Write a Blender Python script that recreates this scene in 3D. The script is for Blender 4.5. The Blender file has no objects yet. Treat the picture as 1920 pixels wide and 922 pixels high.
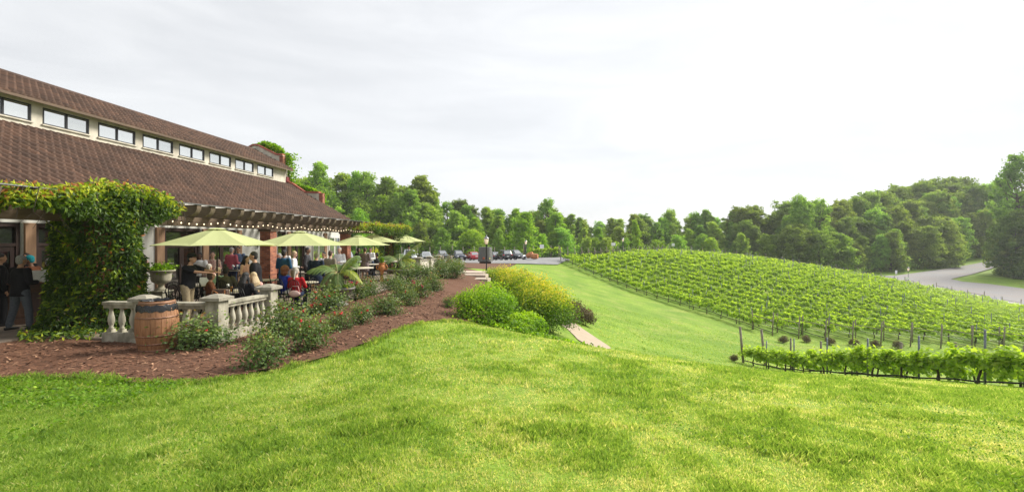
import bpy, bmesh, math, random
import numpy as np
from mathutils import Vector, Matrix
from mathutils.geometry import delaunay_2d_cdt
R = math.radians
rng = np.random.default_rng(7)
random.seed(7)
sc = bpy.context.scene
col = sc.collection

# ------------------------------------------------------------------ camera
CAMZ = 2.20
F = 16.0 / 36.0 * 1920.0
HOR = 451.0
cam_d = bpy.data.cameras.new("camera")
cam_d.lens = 16.0; cam_d.sensor_width = 36.0
cam_d.shift_y = -(461.0 - HOR) / 1920.0
cam_d.clip_start = 0.05; cam_d.clip_end = 3000
cam = bpy.data.objects.new("camera", cam_d); col.objects.link(cam)
cam.location = (0, 0, CAMZ); cam.rotation_euler = (R(90), 0, 0)
sc.camera = cam

# ------------------------------------------------------------------ light
SUN_EL, SUN_AZ = 38.0, 62.0          # azimuth measured from +Y towards +X
sun_d = bpy.data.lights.new("sun", 'SUN'); sun_d.energy = 3.4; sun_d.angle = R(20); sun_d.color = (1.0, 0.95, 0.85)
sun = bpy.data.objects.new("sun", sun_d); col.objects.link(sun)
sdir = Vector((math.sin(R(SUN_AZ)) * math.cos(R(SUN_EL)), math.cos(R(SUN_AZ)) * math.cos(R(SUN_EL)), math.sin(R(SUN_EL))))
sun.rotation_euler = sdir.to_track_quat('Z', 'Y').to_euler()
sun.location = (20, 20, 60)

world = bpy.data.worlds.new("World"); sc.world = world; world.use_nodes = True
nt = world.node_tree; nt.nodes.clear()
def N(t, **k):
    n = nt.nodes.new(t)
    for a, b in k.items(): setattr(n, a, b)
    return n
out = N('ShaderNodeOutputWorld'); bg = N('ShaderNodeBackground')
sky = N('ShaderNodeTexSky'); sky.sky_type = 'NISHITA'; sky.sun_disc = False
sky.sun_elevation = R(SUN_EL); sky.sun_rotation = R(SUN_AZ)
bg.inputs['Strength'].default_value = 0.10
tc = N('ShaderNodeTexCoord'); mp = N('ShaderNodeMapping')
mp.inputs['Scale'].default_value = (1.0, 1.6, 6.5); mp.inputs['Rotation'].default_value = (0.0, R(7), 0.0)
nz = N('ShaderNodeTexNoise'); nz.inputs['Scale'].default_value = 1.7; nz.inputs['Detail'].default_value = 9; nz.inputs['Roughness'].default_value = 0.55
nz.inputs['Distortion'].default_value = 0.5
cr = N('ShaderNodeValToRGB')
cr.color_ramp.elements[0].position = 0.33; cr.color_ramp.elements[0].color = (4.15, 4.22, 4.32, 1)
cr.color_ramp.elements[1].position = 0.62; cr.color_ramp.elements[1].color = (5.05, 5.1, 5.15, 1)
mx = N('ShaderNodeMix', data_type='RGBA'); mx.inputs['Factor'].default_value = 0.92
# brighter cloud round the veiled sun
dt = N('ShaderNodeVectorMath', operation='DOT_PRODUCT')
gl = Vector((math.sin(R(20)) * math.cos(R(24)), math.cos(R(20)) * math.cos(R(24)), math.sin(R(24))))
dt.inputs[1].default_value = tuple(gl)
mr = N('ShaderNodeMapRange'); mr.inputs['From Min'].default_value = 0.45; mr.inputs['From Max'].default_value = 1.0
mr.inputs['To Min'].default_value = 0.0; mr.inputs['To Max'].default_value = .6
ad = N('ShaderNodeMix', data_type='RGBA', blend_type='ADD'); ad.inputs['Factor'].default_value = 1.0
L = nt.links.new
L(tc.outputs['Generated'], mp.inputs['Vector']); L(mp.outputs[0], nz.inputs['Vector'])
L(nz.outputs['Fac'], cr.inputs['Fac']); L(sky.outputs[0], mx.inputs[6]); L(cr.outputs[0], mx.inputs[7])
L(tc.outputs['Generated'], dt.inputs[0]); L(dt.outputs['Value'], mr.inputs['Value'])
L(mx.outputs[2], ad.inputs[6]); L(mr.outputs[0], ad.inputs[7])
L(ad.outputs[2], bg.inputs['Color']); L(bg.outputs[0], out.inputs['Surface'])

sc.view_settings.view_transform = 'Standard'; sc.view_settings.look = 'None'
sc.view_settings.exposure = 0.93; sc.view_settings.gamma = 1.0
sc.view_settings.use_curve_mapping = False
sc.render.engine = 'CYCLES'
sc.cycles.max_bounces = 6; sc.cycles.diffuse_bounces = 3; sc.cycles.glossy_bounces = 3
sc.cycles.transmission_bounces = 4; sc.cycles.transparent_max_bounces = 4
sc.cycles.use_denoising = True

# ------------------------------------------------------------------ helpers
def tag(o, label=None, cat=None, group=None, kind=None):
    if label: o['label'] = label
    if cat: o['category'] = cat
    if group: o['group'] = group
    if kind: o['kind'] = kind
    return o
def empty(name, loc=(0, 0, 0), rz=0.0, parent=None):
    o = bpy.data.objects.new(name, None); col.objects.link(o)
    o.location = loc; o.rotation_euler = (0, 0, rz); o.parent = parent
    o.empty_display_size = 0.1
    return o
def link(name, me, parent=None, loc=(0, 0, 0), rz=0.0):
    o = bpy.data.objects.new(name, me); col.objects.link(o); o.parent = parent
    o.location = loc; o.rotation_euler = (0, 0, rz)
    return o
def copy_tree(o, parent=None):
    c = o.copy(); col.objects.link(c); c.parent = parent
    for ch in list(o.children): copy_tree(ch, c)
    return c
def rot_z(v, a):
    c, s = math.cos(a), math.sin(a)
    return (v[0] * c - v[1] * s, v[0] * s + v[1] * c, v[2])

class MB:
    def __init__(s): s.v = []; s.f = []; s.m = []; s.sm = []
    def add(s, vs, fs, mi=0, smooth=False):
        b = len(s.v); s.v += [tuple(map(float, p)) for p in vs]
        s.f += [tuple(i + b for i in f) for f in fs]; s.m += [mi] * len(fs); s.sm += [smooth] * len(fs)
        return s
    def box(s, c, d, rz=0, mi=0, taper=1.0):
        x, y, z = d[0] / 2, d[1] / 2, d[2] / 2; vs = []
        for k in (-1, 1):
            t = taper if k > 0 else 1
            for (i, j) in ((-1, -1), (1, -1), (1, 1), (-1, 1)):
                p = rot_z((i * x * t, j * y * t, k * z), rz); vs.append((c[0] + p[0], c[1] + p[1], c[2] + p[2]))
        return s.add(vs, [(3, 2, 1, 0), (4, 5, 6, 7), (0, 1, 5, 4), (1, 2, 6, 5), (2, 3, 7, 6), (3, 0, 4, 7)], mi)
    def loft(s, rings, mi=0, smooth=True, cap=True, closed=True):
        n = len(rings[0]); b = [p for r in rings for p in r]; fs = []
        for i in range(len(rings) - 1):
            for j in range(n if closed else n - 1):
                k = (j + 1) % n; fs.append((i * n + j, i * n + k, (i + 1) * n + k, (i + 1) * n + j))
        if cap: fs.append(tuple(range(n - 1, -1, -1))); fs.append(tuple(range((len(rings) - 1) * n, len(rings) * n)))
        return s.add(b, fs, mi, smooth)
    def lathe(s, prof, n=16, c=(0, 0, 0), mi=0, smooth=True, sx=1, sy=1, cap=True, rz=0):
        rings = [[(c[0] + r * sx * math.cos(a + rz), c[1] + r * sy * math.sin(a + rz), c[2] + z) for a in [2 * math.pi * k / n for k in range(n)]] for r, z in prof]
        return s.loft(rings, mi, smooth, cap)
    def tube(s, pts, rad, n=8, mi=0, smooth=True, flat=None):
        pts = [Vector(p) for p in pts]; rings = []
        if not hasattr(rad, '__len__'): rad = [rad] * len(pts)
        up = Vector((0, 0, 1)); prev = None
        for i, p in enumerate(pts):
            d = (pts[min(i + 1, len(pts) - 1)] - pts[max(i - 1, 0)])
            if d.length < 1e-9: d = Vector((0, 0, 1))
            d.normalize()
            if prev is None:
                a = d.cross(up)
                if a.length < 0.05: a = d.cross(Vector((0, 1, 0)))
                if a.length < 0.05: a = d.cross(Vector((1, 0, 0)))
            else: a = prev - d * prev.dot(d)
            a.normalize(); prev = a; b = d.cross(a)
            r = rad[i]; ra, rb = (r if hasattr(r, '__len__') else (r, r))
            rings.append([tuple(p + a * (ra * math.cos(t)) + b * (rb * math.sin(t))) for t in [2 * math.pi * k / n for k in range(n)]])
        return s.loft(rings, mi, smooth)
    def ball(s, c, r, n=10, m=7, mi=0):
        rx, ry, rz = r if hasattr(r, '__len__') else (r, r, r)
        prof = [(max(math.sin(math.pi * k / m), 0.02), -math.cos(math.pi * k / m)) for k in range(m + 1)]
        rings = [[(c[0] + rx * q * math.cos(a), c[1] + ry * q * math.sin(a), c[2] + rz * z) for a in [2 * math.pi * k / n for k in range(n)]] for q, z in prof]
        return s.loft(rings, mi, True)
    def mesh(s, name, mats):
        me = bpy.data.meshes.new(name); me.from_pydata(s.v, [], s.f)
        me.polygons.foreach_set('material_index', s.m); me.polygons.foreach_set('use_smooth', s.sm)
        for m in (mats if isinstance(mats, (list, tuple)) else [mats]): me.materials.append(m)
        me.update(); return me
    def build(s, name, mats, parent=None, loc=(0, 0, 0), rz=0.0, bevel=0):
        o = link(name, s.mesh(name, mats), parent, loc, rz)
        if bevel:
            b = o.modifiers.new('bevel', 'BEVEL'); b.width = bevel; b.segments = 2; b.limit_method = 'ANGLE'
        return o

def np_mesh(name, V, Fq, mat, attrs=None, smooth=False, nper=4):
    """V (n,3), Fq (m,k) -> mesh through foreach_set; attrs: name -> per-face float array"""
    me = bpy.data.meshes.new(name)
    m, k = Fq.shape
    me.vertices.add(len(V)); me.vertices.foreach_set('co', np.ascontiguousarray(V, dtype=np.float32).ravel())
    me.loops.add(m * k); me.loops.foreach_set('vertex_index', np.ascontiguousarray(Fq, dtype=np.int32).ravel())
    me.polygons.add(m); me.polygons.foreach_set('loop_start', np.arange(0, m * k, k, dtype=np.int32))
    try: me.polygons.foreach_set('loop_total', np.full(m, k, dtype=np.int32))
    except Exception: pass
    me.polygons.foreach_set('use_smooth', np.full(m, smooth))
    for an, av in (attrs or {}).items():
        a = me.attributes.new(an, 'FLOAT', 'FACE'); a.data.foreach_set('value', np.ascontiguousarray(av, dtype=np.float32))
    for mm in (mat if isinstance(mat, (list, tuple)) else [mat]): me.materials.append(mm)
    me.update(calc_edges=True); me.validate(); return me

# leaf templates: verts in local frame (x across, y along, z out) and quad faces
T_QUAD = (np.array([[-.5, 0, 0], [0, -.5, .08], [.5, 0, 0], [0, .5, .08]]) * 1.25, np.array([[0, 1, 2, 3]]))
T_LEAF = (np.array([[0, 0, 0], [-.34, .38, .10], [0, .5, -.02], [.34, .38, .10], [0, 1., -.08]]), np.array([[0, 2, 4, 1], [0, 3, 4, 2]]))
T_SLIM = (T_LEAF[0] * np.array([.62, 1, 1]), T_LEAF[1])
T_LOBE = (np.array([[0, .1, 0], [-.42, -.08, .03], [-.55, .45, .06], [0, .45, -.04], [.42, -.08, .03], [.55, .45, .06], [-.22, .72, .05], [0, 1.05, -.04], [.22, .72, .05]]),
          np.array([[0, 3, 2, 1], [0, 4, 5, 3], [3, 7, 6, 2], [3, 5, 8, 7]]))
def unit(a): return a / np.maximum(np.linalg.norm(a, axis=1, keepdims=True), 1e-9)
def leaves(P, S, T=T_QUAD, nrm=None, spread=0.7, droop=0.0, r=rng):
    """leaf geometry at points P with sizes S; nrm = preferred normals"""
    n = len(P); z = unit(r.normal(size=(n, 3)))
    if nrm is not None: z = unit(nrm * (1 - spread) * 1.6 + z * spread)
    y = r.normal(size=(n, 3)); y[:, 2] -= droop; y = unit(y - (y * z).sum(1, keepdims=True) * z)
    x = np.cross(y, z)
    tv, tf = T; k = len(tv)
    sc_ = S[:, None, None]
    V = P[:, None, :] + sc_ * (tv[None, :, 0:1] * x[:, None, :] + tv[None, :, 1:2] * y[:, None, :] + tv[None, :, 2:3] * z[:, None, :])
    Fq = (np.arange(n)[:, None, None] * k + tf[None]).reshape(-1, tf.shape[1])
    return V.reshape(-1, 3), Fq, len(tf)
def leaf_mesh(name, P, S, mat, rnd, T=T_QUAD, nrm=None, spread=.7, droop=0.):
    V, Fq, q = leaves(P, S, T, nrm, spread, droop)
    return np_mesh(name, V, Fq, mat, {'rnd': np.repeat(rnd, q)})

# value noise
_G = rng.random((6, 128, 128))
def vnoise(x, y, sc_=1.0, k=0):
    x = np.asarray(x) * sc_ + 1000.3; y = np.asarray(y) * sc_ + 1000.7
    xi = np.floor(x).astype(int); yi = np.floor(y).astype(int); fx = x - xi; fy = y - yi
    fx = fx * fx * (3 - 2 * fx); fy = fy * fy * (3 - 2 * fy); g = _G[k % 6]
    a = g[xi % 128, yi % 128]; b = g[(xi + 1) % 128, yi % 128]; c = g[xi % 128, (yi + 1) % 128]; d = g[(xi + 1) % 128, (yi + 1) % 128]
    return (a * (1 - fx) + b * fx) * (1 - fy) + (c * (1 - fx) + d * fx) * fy
def fbm(x, y, s, k=0): return (vnoise(x, y, s, k) * .55 + vnoise(x, y, s * 2.1, k + 1) * .28 + vnoise(x, y, s * 4.3, k + 2) * .17)

# ------------------------------------------------------------------ materials
def mat(name, colr=(.5, .5, .5), rough=.7, metal=0.0, nscale=0, namt=0.15, bump=0, bscale=40, col2=None, emis=None, spec=0.5, coords='Object', attr=None, detail=6, stretch=None):
    m = bpy.data.materials.new(name); m.use_nodes = True
    t = m.node_tree; p = t.nodes['Principled BSDF']
    p.inputs['Base Color'].default_value = (*colr, 1); p.inputs['Roughness'].default_value = rough
    p.inputs['Metallic'].default_value = metal; p.inputs['Specular IOR Level'].default_value = spec
    tcn = t.nodes.new('ShaderNodeTexCoord'); vec = tcn.outputs[coords]
    if stretch:
        mpn = t.nodes.new('ShaderNodeMapping'); mpn.inputs['Scale'].default_value = stretch; t.links.new(vec, mpn.inputs['Vector']); vec = mpn.outputs[0]
    if nscale:
        n = t.nodes.new('ShaderNodeTexNoise'); n.inputs['Scale'].default_value = nscale; n.inputs['Detail'].default_value = detail
        t.links.new(vec, n.inputs['Vector'])
        r = t.nodes.new('ShaderNodeValToRGB'); c2 = col2 or tuple(min(1, c * (1 + namt * 2)) for c in colr); c1 = colr if col2 else tuple(c * (1 - namt * 2) for c in colr)
        r.color_ramp.elements[0].position = .33; r.color_ramp.elements[1].position = .67
        r.color_ramp.elements[0].color = (*c1, 1); r.color_ramp.elements[1].color = (*c2, 1)
        t.links.new(n.outputs['Fac'], r.inputs['Fac']); t.links.new(r.outputs[0], p.inputs['Base Color'])
    if bump:
        n2 = t.nodes.new('ShaderNodeTexNoise'); n2.inputs['Scale'].default_value = bscale; n2.inputs['Detail'].default_value = 5
        t.links.new(vec, n2.inputs['Vector'])
        b = t.nodes.new('ShaderNodeBump'); b.inputs['Strength'].default_value = bump; b.inputs['Distance'].default_value = .02
        t.links.new(n2.outputs['Fac'], b.inputs['Height']); t.links.new(b.outputs[0], p.inputs['Normal'])
    if emis:
        p.inputs['Emission Color'].default_value = (*emis[0], 1); p.inputs['Emission Strength'].default_value = emis[1]
    return m
def leafmat(name, stops, transl=.35, rough=.55, objvar=.0, tmul=(1.25, 1.3, .55)):
    """stops: list of (pos, colour) over the face attribute rnd"""
    m = bpy.data.materials.new(name); m.use_nodes = True; t = m.node_tree
    p = t.nodes['Principled BSDF']; o = t.nodes['Material Output']; p.inputs['Roughness'].default_value = rough
    p.inputs['Specular IOR Level'].default_value = .35
    a = t.nodes.new('ShaderNodeAttribute'); a.attribute_name = 'rnd'
    r = t.nodes.new('ShaderNodeValToRGB')
    while len(r.color_ramp.elements) < len(stops): r.color_ramp.elements.new(.5)
    for e, (q, c) in zip(r.color_ramp.elements, stops): e.position = q; e.color = (*c, 1)
    t.links.new(a.outputs['Fac'], r.inputs['Fac'])
    src = r.outputs[0]
    if objvar:
        oi = t.nodes.new('ShaderNodeObjectInfo'); hs = t.nodes.new('ShaderNodeHueSaturation')
        mr1 = t.nodes.new('ShaderNodeMapRange'); mr1.inputs['To Min'].default_value = .5 - .018 * objvar; mr1.inputs['To Max'].default_value = .5 + .028 * objvar
        mr2 = t.nodes.new('ShaderNodeMapRange'); mr2.inputs['To Min'].default_value = 1 - .30 * objvar; mr2.inputs['To Max'].default_value = 1 + .30 * objvar
        mu = t.nodes.new('ShaderNodeMath'); mu.operation = 'FRACT'; mm = t.nodes.new('ShaderNodeMath'); mm.operation = 'MULTIPLY'; mm.inputs[1].default_value = 7.31
        t.links.new(oi.outputs['Random'], mr1.inputs['Value']); t.links.new(oi.outputs['Random'], mm.inputs[0]); t.links.new(mm.outputs[0], mu.inputs[0])
        t.links.new(mu.outputs[0], mr2.inputs['Value']); t.links.new(mr1.outputs[0], hs.inputs['Hue']); t.links.new(mr2.outputs[0], hs.inputs['Value'])
        t.links.new(src, hs.inputs['Color']); src = hs.outputs[0]
    t.links.new(src, p.inputs['Base Color'])
    tr = t.nodes.new('ShaderNodeBsdfTranslucent'); mul = t.nodes.new('ShaderNodeMix'); mul.data_type = 'RGBA'; mul.blend_type = 'MULTIPLY'; mul.inputs['Factor'].default_value = 1
    mul.inputs[7].default_value = (*tmul, 1); t.links.new(src, mul.inputs[6]); t.links.new(mul.outputs[2], tr.inputs['Color'])
    mix = t.nodes.new('ShaderNodeMixShader'); mix.inputs[0].default_value = transl
    t.links.new(p.outputs[0], mix.inputs[1]); t.links.new(tr.outputs[0], mix.inputs[2]); t.links.new(mix.outputs[0], o.inputs['Surface'])
    return m

M = {}
M['stucco'] = mat('stucco', (.62, .58, .48), .9, nscale=3, col2=(.44, .40, .33), bump=.25, bscale=60, stretch=(1, 1, .35))
M['stucco_white'] = mat('stucco_white', (.60, .60, .56), .9, nscale=2, col2=(.50, .49, .44), bump=.2, bscale=60)
M['wood_trim'] = mat('wood_trim', (.36, .22, .13), .75, nscale=4, col2=(.28, .165, .095), bump=.2, stretch=(6, 6, .6))
M['pergola_wood'] = mat('pergola_wood', (.155, .105, .07), .85, nscale=5, col2=(.10, .068, .046), bump=.35, bscale=30, stretch=(2, .4, 4))
M['rafter_wood'] = mat('rafter_wood', (.15, .11, .072), .9, nscale=6, col2=(.09, .066, .045), bump=.4, bscale=30, stretch=(.6, 4, 4))
M['door_wood'] = mat('door_wood', (.045, .022, .018), .5, nscale=5, col2=(.028, .015, .012), stretch=(4, 4, .5))
M['bar_wood'] = mat('bar_wood', (.10, .048, .026), .5, nscale=6, col2=(.065, .032, .018), stretch=(3, 3, .5))
M['frame_black'] = mat('frame_black', (.02, .02, .022), .4, nscale=20, namt=.1)
M['trim_white'] = mat('trim_white', (.62, .60, .55), .6, nscale=12, namt=.06)
M['cop_red'] = mat('coping_red', (.33, .085, .055), .6, nscale=9, namt=.12)
M['iron'] = mat('iron', (.014, .014, .015), .45, metal=.6, nscale=30, namt=.2)
M['grey_metal'] = mat('grey_metal', (.28, .28, .29), .4, metal=.8, nscale=20, namt=.1)
M['red_metal'] = mat('red_metal', (.18, .02, .025), .5, nscale=10, namt=.1)
M['stone_white'] = mat('stone_white', (.45, .42, .33), .85, nscale=6, col2=(.20, .185, .135), bump=.3, bscale=40, stretch=(1, 1, .6))
M['cap_stone'] = mat('cap_stone', (.34, .31, .25), .9, nscale=9, col2=(.20, .185, .14), bump=.3, bscale=60)
M['table_stone'] = mat('table_stone', (.48, .43, .36), .6, nscale=14, namt=.12, bump=.1)
M['terracotta'] = mat('terracotta', (.48, .19, .07), .8, nscale=7, namt=.2, bump=.2)
M['concrete'] = mat('concrete', (.17, .16, .145), .9, nscale=9, namt=.15, bump=.3)
M['soil'] = mat('soil', (.03, .045, .015), .95, nscale=30, namt=.3, bump=.6)
M['bark'] = mat('bark', (.10, .078, .058), .95, nscale=9, namt=.25, bump=.7, bscale=25, stretch=(3, 3, .5))
M['vinebark'] = mat('vinebark', (.055, .04, .03), .95, nscale=15, namt=.25, bump=.8, bscale=40, stretch=(3, 3, .6))
M['post_wood'] = mat('post_wood', (.22, .19, .145), .9, nscale=12, namt=.2, bump=.4, stretch=(3, 3, .4))
M['dark_post'] = mat('dark_post', (.06, .035, .026), .8, nscale=12, namt=.2, bump=.4, stretch=(3, 3, .4))
M['hose'] = mat('hose', (.012, .012, .013), .6, nscale=10, namt=.1)
M['steel_post'] = mat('steel_post', (.16, .18, .20), .5, metal=.5, nscale=20, namt=.1)
M['wire'] = mat('wire', (.25, .25, .25), .4, metal=.8, nscale=10, namt=.1)
M['grey_wood'] = mat('grey_wood', (.13, .135, .13), .85, nscale=7, namt=.15, bump=.3, stretch=(5, 5, .5))
M['white_sign'] = mat('white_sign', (.8, .8, .8), .4, nscale=5, namt=.02)
M['paper'] = mat('paper', (.75, .75, .75), .7, nscale=30, namt=.04)
M['bag_black'] = mat('bag_black', (.012, .012, .014), .25, bump=.5, bscale=18, nscale=10, namt=.2)
M['flower_red'] = mat('flower_red', (.55, .012, .02), .6, nscale=30, namt=.15)
M['flower_crim'] = mat('flower_crimson', (.50, .01, .07), .6, nscale=30, namt=.15)
M['flower_pink'] = mat('flower_pink', (.8, .35, .4), .7, nscale=30, namt=.1)
M['bulb'] = mat('bulb_glass', (.9, .8, .6), .3, emis=((1, .80, .52), 1.1), nscale=5, namt=.02)
M['glass_clear'] = mat('glass_clear', (.7, .72, .7), .08, nscale=5, namt=.02, spec=.9)
M['beer'] = mat('beer', (.5, .2, .02), .2, nscale=8, namt=.1)

def glass_mat(name, refl, base):
    m = bpy.data.materials.new(name); m.use_nodes = True; t = m.node_tree; p = t.nodes['Principled BSDF']; o = t.nodes['Material Output']
    p.inputs['Base Color'].default_value = (*base, 1); p.inputs['Roughness'].default_value = .15
    g = t.nodes.new('ShaderNodeBsdfGlossy'); g.inputs['Roughness'].default_value = .03; g.inputs['Color'].default_value = (.93, .95, .93, 1)
    nn = t.nodes.new('ShaderNodeTexNoise'); nn.inputs['Scale'].default_value = 1.4; tt = t.nodes.new('ShaderNodeTexCoord'); bb = t.nodes.new('ShaderNodeBump')
    bb.inputs['Strength'].default_value = .04; t.links.new(tt.outputs['Object'], nn.inputs['Vector']); t.links.new(nn.outputs['Fac'], bb.inputs['Height']); t.links.new(bb.outputs[0], g.inputs['Normal'])
    mi = t.nodes.new('ShaderNodeMixShader'); mi.inputs[0].default_value = refl
    t.links.new(p.outputs[0], mi.inputs[1]); t.links.new(g.outputs[0], mi.inputs[2]); t.links.new(mi.outputs[0], o.inputs['Surface']); return m
M['pane_sky'] = glass_mat('pane_sky', .80, (.30, .31, .30))
M['pane_sky_dim'] = glass_mat('pane_sky_dim', .68, (.22, .23, .22))
M['pane_dark'] = glass_mat('pane_dark', .16, (.008, .008, .008))

def brick_mat():
    m = bpy.data.materials.new('brick'); m.use_nodes = True; t = m.node_tree; p = t.nodes['Principled BSDF']; p.inputs['Roughness'].default_value = .88
    tcn = t.nodes.new('ShaderNodeTexCoord'); sp = t.nodes.new('ShaderNodeSeparateXYZ'); ad_ = t.nodes.new('ShaderNodeMath'); cb = t.nodes.new('ShaderNodeCombineXYZ')
    b = t.nodes.new('ShaderNodeTexBrick'); b.inputs['Color1'].default_value = (.50, .17, .085, 1); b.inputs['Color2'].default_value = (.22, .06, .035, 1)
    b.inputs['Mortar'].default_value = (.30, .22, .17, 1); b.inputs['Scale'].default_value = 1; b.inputs['Mortar Size'].default_value = .007
    b.inputs['Brick Width'].default_value = .215; b.inputs['Row Height'].default_value = .075; b.inputs['Bias'].default_value = -.1
    t.links.new(tcn.outputs['Object'], sp.inputs[0]); t.links.new(sp.outputs[0], ad_.inputs[0]); t.links.new(sp.outputs[1], ad_.inputs[1])
    t.links.new(ad_.outputs[0], cb.inputs[0]); t.links.new(sp.outputs[2], cb.inputs[1]); t.links.new(cb.outputs[0], b.inputs['Vector'])
    n = t.nodes.new('ShaderNodeTexNoise'); n.inputs['Scale'].default_value = 7; t.links.new(tcn.outputs['Object'], n.inputs['Vector'])
    mx_ = t.nodes.new('ShaderNodeMix'); mx_.data_type = 'RGBA'; mx_.blend_type = 'MULTIPLY'; mx_.inputs['Factor'].default_value = .6
    t.links.new(b.outputs['Color'], mx_.inputs[6]); r = t.nodes.new('ShaderNodeValToRGB'); r.color_ramp.elements[0].color = (.5, .5, .5, 1); r.color_ramp.elements[0].position = .3
    t.links.new(n.outputs['Fac'], r.inputs['Fac']); t.links.new(r.outputs[0], mx_.inputs[7]); t.links.new(mx_.outputs[2], p.inputs['Base Color'])
    bu = t.nodes.new('ShaderNodeBump'); bu.inputs['Strength'].default_value = .6; bu.inputs['Distance'].default_value = .01; bu.invert = True
    t.links.new(b.outputs['Fac'], bu.inputs['Height']); t.links.new(bu.outputs[0], p.inputs['Normal']); return m
M['brick'] = brick_mat()

def tile_mat():
    m = bpy.data.materials.new('roof_tile'); m.use_nodes = True; t = m.node_tree; p = t.nodes['Principled BSDF']; p.inputs['Roughness'].default_value = .82
    a = t.nodes.new('ShaderNodeAttribute'); a.attribute_name = 'rnd'; r = t.nodes.new('ShaderNodeValToRGB')
    r.color_ramp.elements[0].color = (.068, .035, .022, 1); r.color_ramp.elements[1].color = (.122, .062, .038, 1)
    e = r.color_ramp.elements.new(.5); e.color = (.092, .048, .030, 1)
    tcn = t.nodes.new('ShaderNodeTexCoord'); n = t.nodes.new('ShaderNodeTexNoise'); n.inputs['Scale'].default_value = .7; n.inputs['Detail'].default_value = 9
    t.links.new(tcn.outputs['Object'], n.inputs['Vector']); mx_ = t.nodes.new('ShaderNodeMix'); mx_.data_type = 'RGBA'; mx_.blend_type = 'MULTIPLY'; mx_.inputs['Factor'].default_value = .7
    r2 = t.nodes.new('ShaderNodeValToRGB'); r2.color_ramp.elements[0].position = .35; r2.color_ramp.elements[0].color = (.55, .52, .5, 1); r2.color_ramp.elements[1].position = .6
    t.links.new(n.outputs['Fac'], r2.inputs['Fac']); t.links.new(a.outputs['Fac'], r.inputs['Fac']); t.links.new(r.outputs[0], mx_.inputs[6]); t.links.new(r2.outputs[0], mx_.inputs[7])
    t.links.new(mx_.outputs[2], p.inputs['Base Color']); return m
M['tile'] = tile_mat()

def ground_mat():
    m = bpy.data.materials.new('lawn'); m.use_nodes = True; t = m.node_tree; p = t.nodes['Principled BSDF']; p.inputs['Roughness'].default_value = .9; p.inputs['Specular IOR Level'].default_value = .2
    tcn = t.nodes.new('ShaderNodeTexCoord')
    def noise(s, d=6, st=None):
        n = t.nodes.new('ShaderNodeTexNoise'); n.inputs['Scale'].default_value = s; n.inputs['Detail'].default_value = d; v = tcn.outputs['Object']
        if st:
            q = t.nodes.new('ShaderNodeMapping'); q.inputs['Scale'].default_value = st; q.inputs['Rotation'].default_value = (0, 0, R(-25)); t.links.new(v, q.inputs[0]); v = q.outputs[0]
        t.links.new(v, n.inputs['Vector']); return n
    def ramp(n, a, b, p0=.35, p1=.65):
        r = t.nodes.new('ShaderNodeValToRGB'); r.color_ramp.elements[0].position = p0; r.color_ramp.elements[1].position = p1
        r.color_ramp.elements[0].color = (*a, 1); r.color_ramp.elements[1].color = (*b, 1); t.links.new(n.outputs['Fac'], r.inputs['Fac']); return r
    base = ramp(noise(.35, 8), LAWN_A, LAWN_B)
    dry = ramp(noise(.55, 10), (0, 0, 0), (1, 1, 1), .52, .72)
    mx1 = t.nodes.new('ShaderNodeMix'); mx1.data_type = 'RGBA'; mx1.inputs[7].default_value = (*LAWN_DRY, 1)
    k = t.nodes.new('ShaderNodeMath'); k.operation = 'MULTIPLY'; k.inputs[1].default_value = .55; t.links.new(dry.outputs[0], k.inputs[0])
    t.links.new(k.outputs[0], mx1.inputs['Factor']); t.links.new(base.outputs[0], mx1.inputs[6])
    fine = ramp(noise(9, 4, (1, .35, 1)), (.72, .74, .6), (1.2, 1.18, 1.15), .3, .7)
    mx2 = t.nodes.new('ShaderNodeMix'); mx2.data_type = 'RGBA'; mx2.blend_type = 'MULTIPLY'; mx2.inputs['Factor'].default_value = .8
    t.links.new(mx1.outputs[2], mx2.inputs[6]); t.links.new(fine.outputs[0], mx2.inputs[7]); t.links.new(mx2.outputs[2], p.inputs['Base Color'])
    b = t.nodes.new('ShaderNodeBump'); b.inputs['Strength'].default_value = .8; b.inputs['Distance'].default_value = .05
    nb = noise(14, 6); t.links.new(nb.outputs['Fac'], b.inputs['Height']); t.links.new(b.outputs[0], p.inputs['Normal']); return m
LAWN_A, LAWN_B, LAWN_DRY = (.140, .245, .028), (.21, .32, .040), (.33, .35, .10)
M['lawn'] = ground_mat()
M['mulch'] = mat('mulch', (.075, .030, .014), .95, nscale=26, col2=(.165, .072, .034), bump=1.0, bscale=45, detail=8)
M['gravel'] = mat('gravel', (.19, .19, .195), .95, nscale=.6, col2=(.27, .27, .27), bump=.4, bscale=30)
M['road_gravel'] = mat('road_gravel', (.23, .23, .24), .95, nscale=.16, col2=(.25, .225, .215), bump=.4, bscale=10, detail=10, stretch=(1, 2.2, 1))
M['path'] = mat('path_stone', (.42, .34, .25), .9, nscale=3, col2=(.36, .285, .205), bump=.2)
M['paving'] = mat('paving', (.23, .175, .13), .85, nscale=2.2, col2=(.15, .12, .095), bump=.3, bscale=12)
M['step_stone'] = mat('step_stone', (.52, .44, .36), .9, nscale=6, col2=(.42, .33, .26), bump=.3)

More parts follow.
